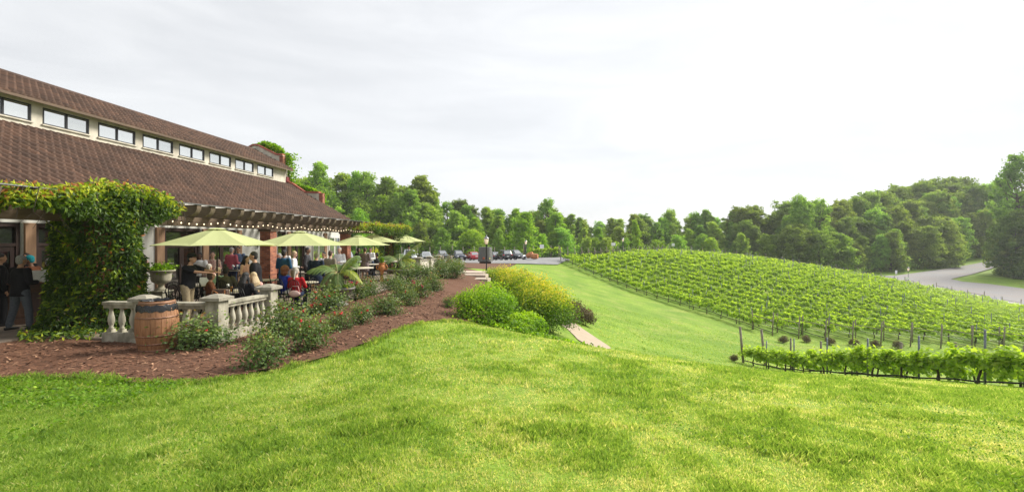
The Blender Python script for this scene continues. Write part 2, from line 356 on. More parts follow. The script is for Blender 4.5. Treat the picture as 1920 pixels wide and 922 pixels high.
M['tree_leaf'] = leafmat('tree_leaf', [(0, (.14, .22, .04)), (.5, (.26, .375, .07)), (1, (.40, .52, .12))], .52, rough=.8, objvar=1)
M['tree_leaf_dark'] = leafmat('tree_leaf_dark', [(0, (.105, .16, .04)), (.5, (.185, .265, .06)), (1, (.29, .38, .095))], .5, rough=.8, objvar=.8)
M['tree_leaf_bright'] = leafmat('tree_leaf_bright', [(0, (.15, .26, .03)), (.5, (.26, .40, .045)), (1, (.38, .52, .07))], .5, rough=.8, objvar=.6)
M['rose_leaf'] = leafmat('rose_leaf', [(0, (.05, .095, .025)), (.5, (.13, .20, .05)), (.82, (.24, .29, .07)), (1, (.36, .18, .07))], .3, rough=.5)
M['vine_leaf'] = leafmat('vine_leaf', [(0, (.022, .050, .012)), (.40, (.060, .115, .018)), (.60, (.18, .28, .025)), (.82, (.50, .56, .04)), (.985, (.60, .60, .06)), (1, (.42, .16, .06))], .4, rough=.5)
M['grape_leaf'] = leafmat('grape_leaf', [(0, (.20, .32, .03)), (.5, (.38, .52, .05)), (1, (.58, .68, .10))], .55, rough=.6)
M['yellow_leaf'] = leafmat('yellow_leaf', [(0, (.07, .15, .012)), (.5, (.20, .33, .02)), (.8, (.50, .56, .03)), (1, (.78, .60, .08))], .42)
M['green_leaf'] = leafmat('green_leaf', [(0, (.07, .15, .01)), (.45, (.21, .38, .018)), (1, (.46, .62, .04))], .48)
M['barberry'] = leafmat('barberry_leaf', [(0, (.07, .045, .03)), (.6, (.15, .13, .055)), (1, (.26, .13, .07))], .3)
M['palm_leaf'] = leafmat('palm_leaf', [(0, (.10, .17, .05)), (.6, (.20, .29, .09)), (1, (.42, .45, .05))], .35)
M['grass_blade'] = leafmat('grass_blade', [(0, (.125, .22, .032)), (.45, (.26, .39, .07)), (.72, (.43, .51, .13)), (1, (.74, .67, .38))], .55, rough=.6, tmul=(1.25, 1.25, .6))

# ------------------------------------------------------------------ terrain
def V2(u, v, Y): return ((u - 960) / F * Y, Y, CAMZ - (v - HOR) / F * Y)
_cp = [  # x, y, z
 (0, 0, .57), (-4, 0, .5), (4, 0, .4), (0, -8, .6), (-3.3, 3, .46), (3.3, 3, .50), (0, 3, .53), (-9, 3, .25), (-14, 6.8, .05), (-7.9, 7, .05), (-4.2, 6.8, .10), (-1.5, 6, .38), (2.5, 5, .25),
 (-2.9, 8.4, .12), (-2.2, 11.5, .08), (-1.45, 12.3, .03), (0, 9, .15), (0, 12, -.15), (-.6, 15, -.55), (1.0, 11, -.25), (1.6, 14.5, -1.25),
 (6.6, 6, 0.0), (9, 4, .0), (5, 10, -.62), (7.6, 15, -2.1), (10, 20, -3.5), (14, 8, -.9), (20, 8, -2.0), (2.2, 11, -.38), (2.9, 14.5, -1.42), (10, 9.5, -.95),
 (13.8, 12.5, -1.85), (13, 18, -3.1), (12.1, 24, -4.25), (12, 29, -4.7),
 (3.56, 19, -2.12), (2.97, 23, -2.16), (3.5, 26, -2.3), (1.5, 18, -1.5), (.7, 22, -1.3), (-.3, 25, -.7), (5, 20, -2.7), (7, 27, -3.5), (9.5, 28, -4.05), (5, 33, -3.1),
 (10.1, 36, -4.2), (19, 30, -5.5), (2.1, 45, -2.0), (7.7, 47, -3.05), (1.6, 35, -1.9), (2, 58, -1.2), (0, 50, -1.0), (-.5, 40, -.5),
 (-2.2, 27, 0), (-2.4, 18, 0), (-3, 34, -.05), (-5, 40, -.25), (-5, 50, -.5), (-5, 62, -.9), (-20, 62, -.9), (-20, 80, -1.3), (0, 66, -1.0), (0, 80, -1.3), (-40, 80, -1.2), (-60, 62, -.8),
 (7.4, 70, -.85), (9.95, 65, -1.95), (12.5, 60, -3.05), (15, 55, -4.05), (17.6, 50, -4.75), (20.1, 45, -5.35), (22.7, 40, -6.15),
 (29.3, 39, -6.65), (40, 37, -6.9), (55, 35, -7.6), (32, 95, -.7), (20, 82, -.8), (48, 91, -2.0), (60, 85, -4.1), (69, 80, -6.0), (79, 70, -8.6), (82, 60, -9.3), (90, 45, -9.8),
 (30, 70, -1.6), (30, 55, -4.0), (45, 55, -5.0), (45, 70, -3.2), (60, 60, -6.6), (60, 72, -5.2), (35, 46, -5.9),
 (77.2, 89, -6.2), (78.8, 80, -7.5), (80, 71, -8.4), (94.4, 97, -6.3), (98, 87, -7.2), (138.7, 130, -3.4), (100.6, 110, -5.4), (77.6, 100, -6.0), (110, 100, -6.6), (112, 85, -7.5), (140, 80, -7.5),
 (60, 105, -4.0), (40, 110, -2.5), (10, 110, -2.0), (-30, 110, -1.5), (-80, 100, -1), (-100, 200, -1), (0, 150, -2), (0, 260, 0), (70, 140, -4), (70, 260, -1), (120, 150, -3.5), (200, 130, -3), (200, 260, -1), (200, 60, -9),
 (-60, 30, -.1), (-60, -10, 0), (-30, 20, 0), (-20, 8, 0), (-15, 25, 0), (-10, 32, 0), (-30, 45, -.3), (40, -10, -5), (60, 0, -6), (25, 14, -4.2), (22, 22, -5.4), (40, 20, -6.8), (100, 20, -9), (18, 12, -2.6)]
_cp = np.array(_cp, float)
def _k(r): r = np.maximum(r, 1e-6); return r            # biharmonic-like (linear) kernel: no overshoot
def _fit():
    P = _cp[:, :2]; D = np.linalg.norm(P[:, None] - P[None], axis=2); n = len(P)
    A = np.zeros((n + 3, n + 3)); A[:n, :n] = np.sqrt(D ** 2 + 2.5 ** 2) - np.eye(n) * .35
    A[:n, n] = 1; A[:n, n + 1:] = P; A[n, :n] = 1; A[n + 1:, :n] = P.T
    return np.linalg.solve(A, np.concatenate([_cp[:, 2], [0, 0, 0]]))
_w = _fit()
BA = math.atan(65 / F); BC, BS = math.cos(BA), math.sin(BA)     # the building's axis
def ts(x, y): return x * BC - y * BS, x * BS + y * BC           # world -> building frame (t right, s along)
def xy(t, s): return t * BC + s * BS, -t * BS + s * BC
def sstep(a, b, x): k = np.clip((x - a) / (b - a), 0, 1); return k * k * (3 - 2 * k)
def zt(x, y):
    x = np.asarray(x, float); y = np.asarray(y, float); sh = x.shape; x = x.ravel(); y = y.ravel()
    z = np.zeros(len(x)); n = len(_cp)
    for i in range(0, len(x), 20000):
        a = x[i:i + 20000]; b = y[i:i + 20000]
        D = np.sqrt((a[:, None] - _cp[None, :, 0]) ** 2 + (b[:, None] - _cp[None, :, 1]) ** 2 + 2.5 ** 2)
        z[i:i + 20000] = D @ _w[:n] + _w[n] + _w[n + 1] * a + _w[n + 2] * b
    t, s = ts(x, y)
    k = sstep(-5.2, -7.0, t) * sstep(37, 34, s) * sstep(7.5, 9.0, s)
    z = z * (1 - k) - .02 * k
    return z.reshape(sh)
def Z(x, y): return float(zt(np.array([x]), np.array([y]))[0])

def axis(lo, hi, d0, near_lo, near_hi, g):
    a = list(np.arange(near_lo, near_hi, d0)); d = d0
    while a[-1] < hi: d *= g; a.append(a[-1] + d)
    b = []; d = d0; q = near_lo
    while q > lo: d *= g; q -= d; b.append(q)
    return np.array(b[::-1] + a)
gx = axis(-260, 420, .35, -16, 18, 1.03); gy = axis(-30, 620, .35, -2, 32, 1.022)
GX, GY = np.meshgrid(gx, gy); GZ = zt(GX, GY)
_far = sstep(270, 330, GY); GZ = GZ * (1 - _far) + 0 * _far
GZ = GZ + (fbm(GX, GY, .9, 2) - .5) * .05 * sstep(60, 20, GY)
ny, nx = GX.shape
ii = np.arange(ny * nx).reshape(ny, nx)
Fq = np.stack([ii[:-1, :-1], ii[:-1, 1:], ii[1:, 1:], ii[1:, :-1]], -1).reshape(-1, 4)
g = link('ground', np_mesh('ground', np.stack([GX, GY, GZ], -1).reshape(-1, 3), Fq, M['lawn'], smooth=True)); tag(g, kind='structure')

def inside(poly, x, y):
    x = np.asarray(x); y = np.asarray(y); c = np.zeros(x.shape, bool); n = len(poly)
    for i in range(n):
        x0, y0 = poly[i]; x1, y1 = poly[(i + 1) % n]
        k = ((y0 > y) != (y1 > y)); xx = (x1 - x0) * (y - y0) / ((y1 - y0) + 1e-12) + x0
        c ^= k & (x < xx)
    return c
def smooth_poly(p, n=6):
    q = []; m = len(p)
    for i in range(m):
        a, b, c, d = [np.array(p[(i + k) % m], float) for k in (-1, 0, 1, 2)]
        for t in np.arange(n) / n: q.append(tuple(.5 * ((2 * b) + (-a + c) * t + (2 * a - 5 * b + 4 * c - d) * t * t + (-a + 3 * b - 3 * c + d) * t ** 3)))
    return q
def patch(name, poly, sp, dz, m, zfun=zt, bump=0, wob=0):
    P = np.array(poly)
    if wob: P = P + (np.stack([fbm(P[:, 0], P[:, 1], 3, 1), fbm(P[:, 0], P[:, 1], 3, 3)], -1) - .5) * wob
    poly = [tuple(p) for p in P]
    lo, hi = P.min(0), P.max(0)
    X, Y = np.meshgrid(np.arange(lo[0], hi[0], sp), np.arange(lo[1], hi[1], sp)); X = X + rng.uniform(-.2, .2, X.shape) * sp; Y = Y + rng.uniform(-.2, .2, X.shape) * sp
    k = inside(poly, X, Y); pts = [Vector(p) for p in poly] + [Vector(p) for p in zip(X[k], Y[k])]
    n = len(poly); r = delaunay_2d_cdt(pts, [], [list(range(n))], 1, 1e-5)
    vs = np.array([(v.x, v.y) for v in r[0]]); z = zfun(vs[:, 0], vs[:, 1]) + dz
    if bump: z = z + (fbm(vs[:, 0], vs[:, 1], 2.2, 0) - .5) * bump
    me = bpy.data.meshes.new(name); me.from_pydata([(a, b, c) for (a, b), c in zip(vs, z)], [], [list(f) for f in r[2]]); me.materials.append(m)
    me.polygons.foreach_set('use_smooth', [True] * len(me.polygons)); me.update()
    return tag(link(name, me), kind='structure')

MULCH = [(-18, 6.9), (-14, 6.75), (-10, 6.95), (-7.9, 7.0), (-6.5, 6.95), (-5.1, 6.6), (-4.2, 6.75), (-3.55, 7.4), (-2.95, 8.4), (-2.65, 10.0), (-2.2, 11.6), (-1.5, 12.4), (-.8, 13.2), (-.2, 15), (-.1, 18), (-.7, 22), (-1.2, 26), (-1.6, 30), (-2.2, 35), (-4, 37), (-5, 34), (-5.6, 30), (-6.6, 20), (-7.5, 10.5), (-10, 10.5), (-18, 10.5)]
MUL = smooth_poly(MULCH[:19], 5)[:-5] + MULCH[18:]
patch('mulch_bed', MUL, .16, .05, M['mulch'], bump=.09, wob=.25)
patch('far_mulch_bed', [(-9, 44), (-4, 42), (-1.5, 46), (-.4, 53), (.6, 62.6), (-9, 62.6)], .8, .06, M['mulch'])
patch('gravel_lot', [(-75, 64), (-30, 63.2), (0, 63.2), (6.6, 66), (8.5, 70.5), (14, 78), (24, 90), (20, 96), (8, 87), (-75, 87)], 1.6, .10, M['gravel'])
patch('road', [(74, 60), (79.5, 71), (77.6, 80), (76, 89), (75, 97), (78, 101), (88, 104), (100.6, 110.5), (118, 120), (138.7, 130.5), (150, 132), (152, 126), (129, 120), (108, 107), (95, 98.5), (94, 95), (97, 92.5), (99, 87), (103, 75), (108, 60)], 1.8, .14, M['road_gravel'])
patch('garden_path', smooth_poly([(1.0, 26.2), (2.9, 25.4), (3.75, 23.4), (4.2, 21.2), (4.2, 19.4), (3.75, 18.0), (3.2, 17.5), (2.75, 18.6), (2.72, 20.2), (2.5, 22.0), (1.2, 24.0)], 6), .3, .03, M['path'])
# paved terrace: a slab
def slab(name, tsp, z0, z1, m):
    P = [xy(*p) for p in tsp]; n = len(P); b = MB()
    b.add([(x, y, z0) for x, y in P] + [(x, y, z1) for x, y in P], [tuple(range(n, 2 * n))] + [(i, (i + 1) % n, n + (i + 1) % n, n + i) for i in range(n)])
    return tag(b.build(name, m), kind='structure')
PZ = .06
slab('patio', [(-16.0, 9.30), (-7.05, 9.30), (-7.05, 12.3), (-7.0, 36.5), (-16.0, 36.5)], -.3, PZ, M['paving'])
slab('paved_walk', [(-30, 8.3), (-11.55, 8.3), (-11.55, 9.29), (-16.01, 9.31), (-16.01, 36), (-30, 36)], -.3, PZ - .004, M['paving'])

# ------------------------------------------------------------------ winery building, in its own frame
TW = -15.5                                                    # door wall / eave line
k = abs(TW) / BC
SL = lambda slope, t: CAMZ + slope * abs(t) / BC             # height of a line whose picture slope is known
def s_at(u, t): q = (u - 960) / F; return -t * (q * BS + BC) / (BS - q * BC)
ZE = SL(.1065, TW); TC = -20.35; ZCB = SL(.2180, TC); ZCT = SL(.278, TC + .5) ; S0, S1 = 2.0, 34.35
PITCH = (ZCB - ZE) / (TW - .15 - TC)
TR = -23.0; ZR = ZCT + (TC + .5 - TR) * .50
bld = empty('winery_building', (0, 0, 0), -BA)
tag(bld, 'long stucco winery hall with brown tiled roofs and a strip of high windows', 'building')
def B(mb, name, m, parent=bld, **k): return mb.build(name, m, parent, **k)
# door wall with openings (piers, header)
openings = []; us = [(-500, -330), (-250, -80), (-60, 40), (68, 232), (309, 376), (392, 443), (520, 536), (546, 572)]
for a, b in us: openings.append((s_at(a, TW), s_at(b, TW)))
openings = [(max(a, S0 + .5), b) for a, b in openings if b > S0 + 1]
ZD = SL(.034, TW)
w = MB(); prev = S0
for a, b in openings:
    if a > prev: w.box((TW - .15, (prev + a) / 2, ZD / 2), (.3, a - prev, ZD))
    prev = b
w.box((TW - .15, (prev + S1) / 2, ZD / 2), (.3, S1 - prev, ZD))
w.box((TW - .15, (S0 + S1) / 2, (ZD + ZE) / 2 - .02), (.3, S1 - S0, ZE - ZD - .04))
# end wall and far wall
w.box(((TW + 2 * TR - TW) / 2 - .15, S1 - .15, ZE / 2 - .02), (abs(2 * TR - 2 * TW) - .31, .3, ZE - .04)); w.box((2 * TR - TW + .15, (S0 + S1) / 2, ZE / 2 - .03), (.3, S1 - S0 - .02, ZE - .06))
B(w, 'wall', M['stucco_white'])
# wood posts between the doors
for u0, u1 in ((48, 68), (295, 309), (381.5, 392), (447, 454), (541, 546), (609, 614)):
    a, b = s_at(u0, TW + .1), s_at(u1, TW + .1); B(MB().box((TW + .04, (a + b) / 2, ZD / 2 + .03), (.12, b - a, ZD - .06)), 'door_post', M['wood_trim'])
for a, b in openings:
    d = empty('door', (TW - .1, (a + b) / 2, PZ), 0, bld); wd = b - a; h = ZD - PZ
    f = MB(); f.box((0, -wd / 2 + .05, h / 2), (.12, .1, h)); f.box((0, wd / 2 - .05, h / 2), (.12, .1, h)); f.box((0, 0, h - .06), (.12, wd - .2, .12)); f.box((0, 0, 2.02), (.1, wd - .2, .09))
    nl = max(1, round((wd - .2) / .85)); lw = (wd - .2) / nl
    f.build('door_frame', M['door_wood'], d)
    for j in range(nl):
        c0 = -wd / 2 + .1 + lw * (j + .5); lf = MB()
        lf.box((-.01, c0 - lw / 2 + .06, .985), (.06, .11, 1.97)); lf.box((-.01, c0 + lw / 2 - .06, .985), (.06, .11, 1.97)); lf.box((-.01, c0, .13), (.055, lw - .24, .26)); lf.box((-.01, c0, 1.90), (.055, lw - .24, .14))
        q = lf.build('door_leaf', M['door_wood'], d)
        MB().box((-.02, c0, 1.04), (.02, lw - .24, 1.56)).build('pane', M['pane_dark'], q)
        MB().tube([(.03, c0 + lw / 2 - .06, .95), (.07, c0 + lw / 2 - .06, .97), (.07, c0 + lw / 2 - .06, 1.12), (.03, c0 + lw / 2 - .06, 1.14)], .012, 6).build('handle', M['grey_metal'], q)
    MB().box((-.02, 0, (2.07 + h - .12) / 2), (.02, wd - .2, h - .12 - 2.07)).build('pane', M['pane_dark'], d)
    B(MB().box((TW + .012, b + .035, ZD / 2 + .03), (.04, .05, ZD - .1)), 'door_trim', M['trim_white'])
# white windows in the last bay
for u0, u1 in ((585, 607), (616, 636)):
    a, b = s_at(u0, TW), s_at(u1, TW); wd = b - a
    win = B(MB().box((TW + .03, (a + b) / 2, 1.55), (.05, wd, 1.9)), 'window', M['trim_white'])
    for j in range(2): MB().box((TW + .06, a + wd * (j * .5 + .25), 1.55), (.02, wd * .40, 1.7)).build('pane', M['pane_sky'], win)
# clerestory wall with window openings
W7 = [(-560, -310), (-255, -75), (-30, 57.3), (80, 166.7), (184, 252.4), (266.7, 321.9), (333.3, 379.2), (388.9, 427.8), (436.5, 469.4), (476.7, 505.9)]
zb, ztp = SL(.2309, TC), SL(.2639, TC)
ws = [(s_at(a, TC), s_at(b, TC)) for a, b in W7]; per = ws[4][0] - ws[3][0]
ws = [(ws[3][0] + per * j, ws[3][0] + per * j + (ws[3][1] - ws[3][0])) for j in range(-7, 7)]; ws = [q for q in ws if q[0] > S0 + .3 and q[1] < S1 - .1]
def clere(tc, sgn, nm):
    c = MB(); prev = S0 + .01
    c.box((tc - sgn * .1, (S0 + S1) / 2, (ZCB - .6 + zb) / 2), (.2, S1 - S0 - .02, zb - ZCB + .6)); c.box((tc - sgn * .1, (S0 + S1) / 2, (ztp + ZCT + .1) / 2), (.2, S1 - S0 - .02, ZCT + .1 - ztp))
    for a, b in ws + [(S1 - .02, S1)]:
        c.box((tc - sgn * .1, (prev + a) / 2, (zb + ztp) / 2), (.2, a - prev, ztp - zb)); prev = b
    B(c, nm, M['stucco'])
clere(TC, 1, 'clerestory_wall'); clere(2 * TR - TC, -1, 'clerestory_wall')
for a, b in ws:
    f = MB(); m_ = (a + b) / 2; hz = (zb + ztp) / 2; t = .05
    for s_ in (a + t / 2, m_, b - t / 2): f.box((TC - .02, s_, hz), (.07, t, ztp - zb))
    for z_ in (zb + t / 2, ztp - t / 2):
        for q0, q1 in ((a + t, m_ - t / 2), (m_ + t / 2, b - t)): f.box((TC - .02, (q0 + q1) / 2, z_), (.066, q1 - q0, t))
    fr = B(f, 'window', M['frame_black'])
    for q0, q1 in ((a + t, m_ - t / 2), (m_ + t / 2, b - t)): MB().box((TC - .045, (q0 + q1) / 2, hz), (.012, q1 - q0, ztp - zb - 2 * t)).build('pane', M['pane_sky' if random.random() < .7 else 'pane_sky_dim'], fr)
    MB().box((TC + .03, m_, zb - .03), (.09, b - a + .1, .05)).build('sill', M['stucco'], fr)

def tiled_roof(name, t0, z0, t1, z1, s0, s1, per_=.27, course=.38):
    """barrel tiles: corrugation along s, stepped courses up the slope"""
    L_ = math.hypot(t1 - t0, z1 - z0); ncu = max(2, round(L_ / course)); nco = round((s1 - s0) / per_); seg = 8
    s_ = np.linspace(s0, s1, nco * seg + 1); ph = (np.arange(nco * seg + 1) % seg) / seg
    prof = np.where(ph < .62, np.sin(np.pi * ph / .62) * .085, -np.sin(np.pi * (ph - .62) / .38) * .03)
    rows = []; 
    for c in range(ncu):
        rows += [(c / ncu, .075), ((c + 1) / ncu - .001, .0)]
    rows = [(0, -.03)] + rows
    fr = np.array([r[0] for r in rows]); st = np.array([r[1] for r in rows])
    nt_, nz_ = (z0 - z1) / L_ * (1 if t1 > t0 else -1), abs(t1 - t0) / L_
    nt_ = abs(z1 - z0) / L_ * (1 if t0 > t1 else -1)
    FR, SS = np.meshgrid(fr, s_, indexing='ij'); H = st[:, None] + prof[None, :] + (vnoise(SS * 3, FR * 40, 1, 1) - .5) * .008
    H += ((rng.random((len(rows), nco))[:, np.minimum(np.arange(nco * seg + 1) // seg, nco - 1)]) - .5) * .022 + (fbm(SS, FR * 5, .5, 2) - .5) * .05
    H[0] = prof * .3 - .05
    T_ = t0 + (t1 - t0) * FR + nt_ * H; Z_ = z0 + (z1 - z0) * FR + nz_ * H
    a, b = T_.shape; ii = np.arange(a * b).reshape(a, b)
    Fq = np.stack([ii[:-1, :-1], ii[:-1, 1:], ii[1:, 1:], ii[1:, :-1]], -1)
    if t1 > t0: Fq = Fq[..., ::-1]
    tile = rng.random((ncu + 1, nco)); tid = (np.arange(a - 1) // 2)[:, None]; cid = (np.arange(b - 1) // seg)[None, :]
    rnd = tile[np.broadcast_to(tid, (a - 1, b - 1)), np.broadcast_to(cid, (a - 1, b - 1))]
    return np_mesh(name, np.stack([T_, SS, Z_], -1).reshape(-1, 3), Fq.reshape(-1, 4), M['tile'], {'rnd': rnd.ravel()}, smooth=True)
OV = .25
def roofpart(t0, z0, t1, z1, s1=None, pr=None):
    o = link('roof', tiled_roof('roof', t0, z0, t1, z1, S0 - .3, (s1 or S1)), bld)
    # deck under the tiles
    L_ = math.hypot(t1 - t0, z1 - z0); n = ((z1 - z0) / L_ * (-1 if t1 < t0 else 1), abs(t1 - t0) / L_)
    d = .10; g_ = .02
    vs = []
    for s_ in (S0 - .28, (s1 or S1) - .02):
        for (t_, z_) in ((t0, z0), (t1, z1)):
            vs += [(t_, s_, z_ - g_), (t_, s_, z_ - g_ - d)]
    MB().add(vs, [(0, 1, 3, 2), (4, 6, 7, 5), (0, 2, 6, 4), (1, 5, 7, 3), (0, 4, 5, 1), (2, 3, 7, 6)]).build('roof_deck', M['pergola_wood'], o)
    return o
Z_E0 = ZE
roofpart(TW + OV, ZE - OV * PITCH * .2, TC + .02, ZCB, S1 - .0)
roofpart(2 * TR - TW - OV, ZE, 2 * TR - TC - .02, ZCB)
roofpart(TC + .5, ZCT, TR, ZR); roofpart(2 * TR - TC - .5, ZCT, TR - .005, ZR)
B(MB().tube([(TR, S0 - .3, ZR + .03), (TR, S1, ZR + .03)], .13, 8), 'ridge_cap', M['tile'])
B(MB().box((TW + OV + .04, (S0 + S1) / 2, ZE - .13), (.05, S1 - S0 + .2, .07)), 'gutter', M['trim_white'])
# end gable: stepped parapets with red coping, on the end wall
def par(pts, zb_, nm='parapet', th=.32):
    b = MB(); n = len(pts); s0, s1 = S1 + .01, S1 + th
    vs = [(t, s0, z) for t, z in pts] + [(t, s0, zb_(t)) for t, z in pts] + [(t, s1, z) for t, z in pts] + [(t, s1, zb_(t)) for t, z in pts]; fs = []
    for i in range(n - 1):
        fs += [(i, i + 1, n + i + 1, n + i), (2 * n + i, 3 * n + i, 3 * n + i + 1, 2 * n + i + 1), (i, 2 * n + i, 2 * n + i + 1, i + 1), (n + i, n + i + 1, 3 * n + i + 1, 3 * n + i)]
    fs += [(0, n, 3 * n, 2 * n), (n - 1, 3 * n - 1, 4 * n - 1, 2 * n - 1)]
    b.add(vs, fs); o = B(b, nm, M['stucco'])
    for i in range(n - 1):
        (ta, za), (tb, zb2) = pts[i], pts[i + 1]; c = MB(); e = .07
        c.add([(ta, s0 - e, za + .004), (tb, s0 - e, zb2 + .004), (tb, s1 + e, zb2 + .004), (ta, s1 + e, za + .004), (ta, s0 - e, za + .13), (tb, s0 - e, zb2 + .13), (tb, s1 + e, zb2 + .13), (ta, s1 + e, za + .13)],
              [(0, 1, 2, 3), (7, 6, 5, 4), (0, 4, 5, 1), (1, 5, 6, 2), (2, 6, 7, 3), (3, 7, 4, 0)]); c.build('coping', M['cop_red'], o)
    return o
def tz(u, v, s=S1):      # (t,z) of a pixel in the end plane
    q = (u - 960) / F; t = s * (q * BC - BS) / (BC + q * BS); Y = -t * BS + s * BC; return t, CAMZ - (v - HOR) / F * Y
pl = [tz(598, 362), tz(572, 362), tz(548, 346), tz(516, 332)]
par([(pl[0][0], pl[0][1]), (pl[1][0], pl[1][1]), (pl[2][0], pl[2][1]), (pl[3][0], pl[3][1])], lambda t: ZE + (TW - t) * PITCH - .5)
B(MB().box((pl[0][0] + .16, S1 + .16, pl[0][1] - .75), (.3, .34, 1.5)), 'parapet_end', M['brick'])
pu = [tz(530, 291), tz(518, 291), tz(483, 273.5)]
par([(a, b) for a, b in pu], lambda t: ZCT + (TC + .5 - t) * .5 - .6)
par([(2 * TR - a, b) for a, b in pu], lambda t: ZCT + (t - 2 * TR + TC + .5) * .5 - .6)
par([(pu[2][0] - .005, pu[2][1] - .02), (TR, pu[2][1] + .03), (2 * TR - pu[2][0] + .005, pu[2][1] - .02)], lambda t: ZCT)
B(MB().box((pu[0][0] - .12, S1 + .165, (ZCB + pu[0][1]) / 2 - .1), (.3, .34, pu[0][1] - ZCB + .1)), 'brick_return', M['brick'])
B(MB().box((pu[0][0] + .22, S1 + .12, ZCT - .75), (.36, .5, .42)).box((pu[0][0] + .22, S1 - .155, ZCT - .75), (.42, .05, .48)), 'alarm_box', M['red_metal'], bevel=.03)
# end gable infill wall
b = MB(); q = [(TW, ZE), (TC, ZCB), (TC, ZCT + .2), (TR, ZR - .1), (2 * TR - TC, ZCT + .2), (2 * TR - TC, ZCB), (2 * TR - TW, ZE)]
n = len(q); b.add([(t, S1 - .2, z - .25) for t, z in q] + [(t, S1 + .005, z - .25) for t, z in q], [tuple(range(n)), tuple(range(2 * n - 1, n - 1, -1))] + [(i, (i + 1) % n, n + (i + 1) % n, n + i) for i in range(n)])
B(b, 'gable_wall', M['stucco'])

# wrought iron wall lamps
def scroll(u, z=2.02):
    s = s_at(u, TW); x, y = xy(TW + .03, s); o = empty('wall_ornament', (x, y, z), -BA)
    b = MB()
    for k_ in (-1, 1):
        pts = [(.05, k_ * (.02 + .16 * (1 - t / 14) * math.sin(t * .55)), -.05 + .22 * (1 - t / 16) * math.cos(t * .55)) for t in range(15)]
        b.tube(pts, .012, 5)
    b.tube([(.03, 0, -.3), (.05, .02, 0), (.03, 0, .28)], .014, 5); b.tube([(0, 0, 0), (.05, 0, 0)], .04, 8)
    b.build('scroll', M['iron'], o); return o
tag(scroll(480), 'black wrought iron scroll on white wall beside first brick pillar', 'wall ornament', 'iron scrolls on the terrace wall')
tag(scroll(600), 'black wrought iron scroll on white wall behind the potted palm', 'wall ornament', 'iron scrolls on the terrace wall')

# ------------------------------------------------------------------ pergola
TP = -10.8
perg = empty('pergola', (0, 0, 0), -BA); tag(perg, 'brown timber pergola on brick pillars along the terrace front', 'pergola')
ZB0, ZB1 = SL(.041, TP), SL(.066, TP); TE = -10.15; ZR1 = SL(.1023, TE)
PS = [s_at(507, TP) + .21 + 6.93 * j for j in (-2, -1, 0, 1, 2)]
for s in PS:
    p_ = MB().box((TP - .215, s, (PZ + ZB0) / 2), (.43, .43, ZB0 - PZ)).build('brick_pillar', M['brick'], perg)
    MB().box((TP - .215, s, ZB0 - .04), (.52, .52, .08)).build('pillar_cap', M['pergola_wood'], p_)
SE0, SE1 = 3.0, s_at(742, TP)
for tt, nm in ((TP - .1, 'front_beam'), (TP - .33, 'back_beam')): MB().box((tt, (SE0 + SE1) / 2, (ZB0 + ZB1) / 2), (.12, SE1 - SE0, ZB1 - ZB0)).build(nm, M['pergola_wood'], perg, bevel=.01)
sp = .62; s = SE0 + .3; rb = None
b = MB(); h = ZR1 - ZB1 - .006; n_ = 8; wd = .17
prof = [(TW + .31, ZR1), (TW + .31, ZB1 + .05)] + [(TE - .30, ZB1 + .006)] + [(TE - .30 + .30 * math.sin(a), ZB1 + .006 + .26 * (1 - math.cos(a))) for a in np.linspace(.15, math.pi / 2, 8)] + [(TE, ZR1)]
n = len(prof); b.add([(t, -wd / 2, z) for t, z in prof] + [(t, wd / 2, z) for t, z in prof], [tuple(range(n)), tuple(range(2 * n - 1, n - 1, -1))] + [(i, n + i, n + (i + 1) % n, (i + 1) % n) for i in range(n)])
rme = b.mesh('rafter', [M['rafter_wood']])
while s < SE1 - .1:
    r_ = link('rafter', rme, perg, (0, s, random.uniform(-.012, .012)), random.uniform(-.004, .004)); r_.scale = (1 + random.uniform(-.003, .003), random.uniform(.9, 1.15), 1); s += sp
for tt in (-14.8, -13.6, -12.4, -11.5): MB().box((tt, (SE0 + SE1) / 2, ZR1 + .025), (.09, SE1 - SE0, .05)).build('purlin', M['rafter_wood'], perg)
MB().box((TE - .02, (SE0 + SE1) / 2, ZR1 + .014), (.16, SE1 - SE0, .02)).build('drip_edge', M['grey_metal'], perg)

# string lights on the front beam
sl = empty('string_lights', (0, 0, 0), -BA); tag(sl, 'string of small warm bulbs hanging along the pergola beam', 'string lights')
wpts = []; bulb = MB().ball((0, 0, -.05), (.019, .019, .027), 8, 6).mesh('bulb', [M['bulb']]); soc = MB().lathe([(.012, -.02), (.014, .01)], 6).mesh('socket', [M['iron']])
s = s_at(322, TP); j = 0
while s < s_at(700, TP):
    ph = (s * 1.0 % 2.4) / 2.4; z = ZB1 - .06 - .10 * (1 - (2 * ph - 1) ** 2); wpts.append((TP + .03, s, z))
    if j % 2 == 0:
        bb = link('bulb', bulb, sl, (TP + .035, s, z)); link('socket', soc, bb)
    s += .15; j += 1
MB().tube(wpts, .006, 4).build('cable', M['iron'], sl)

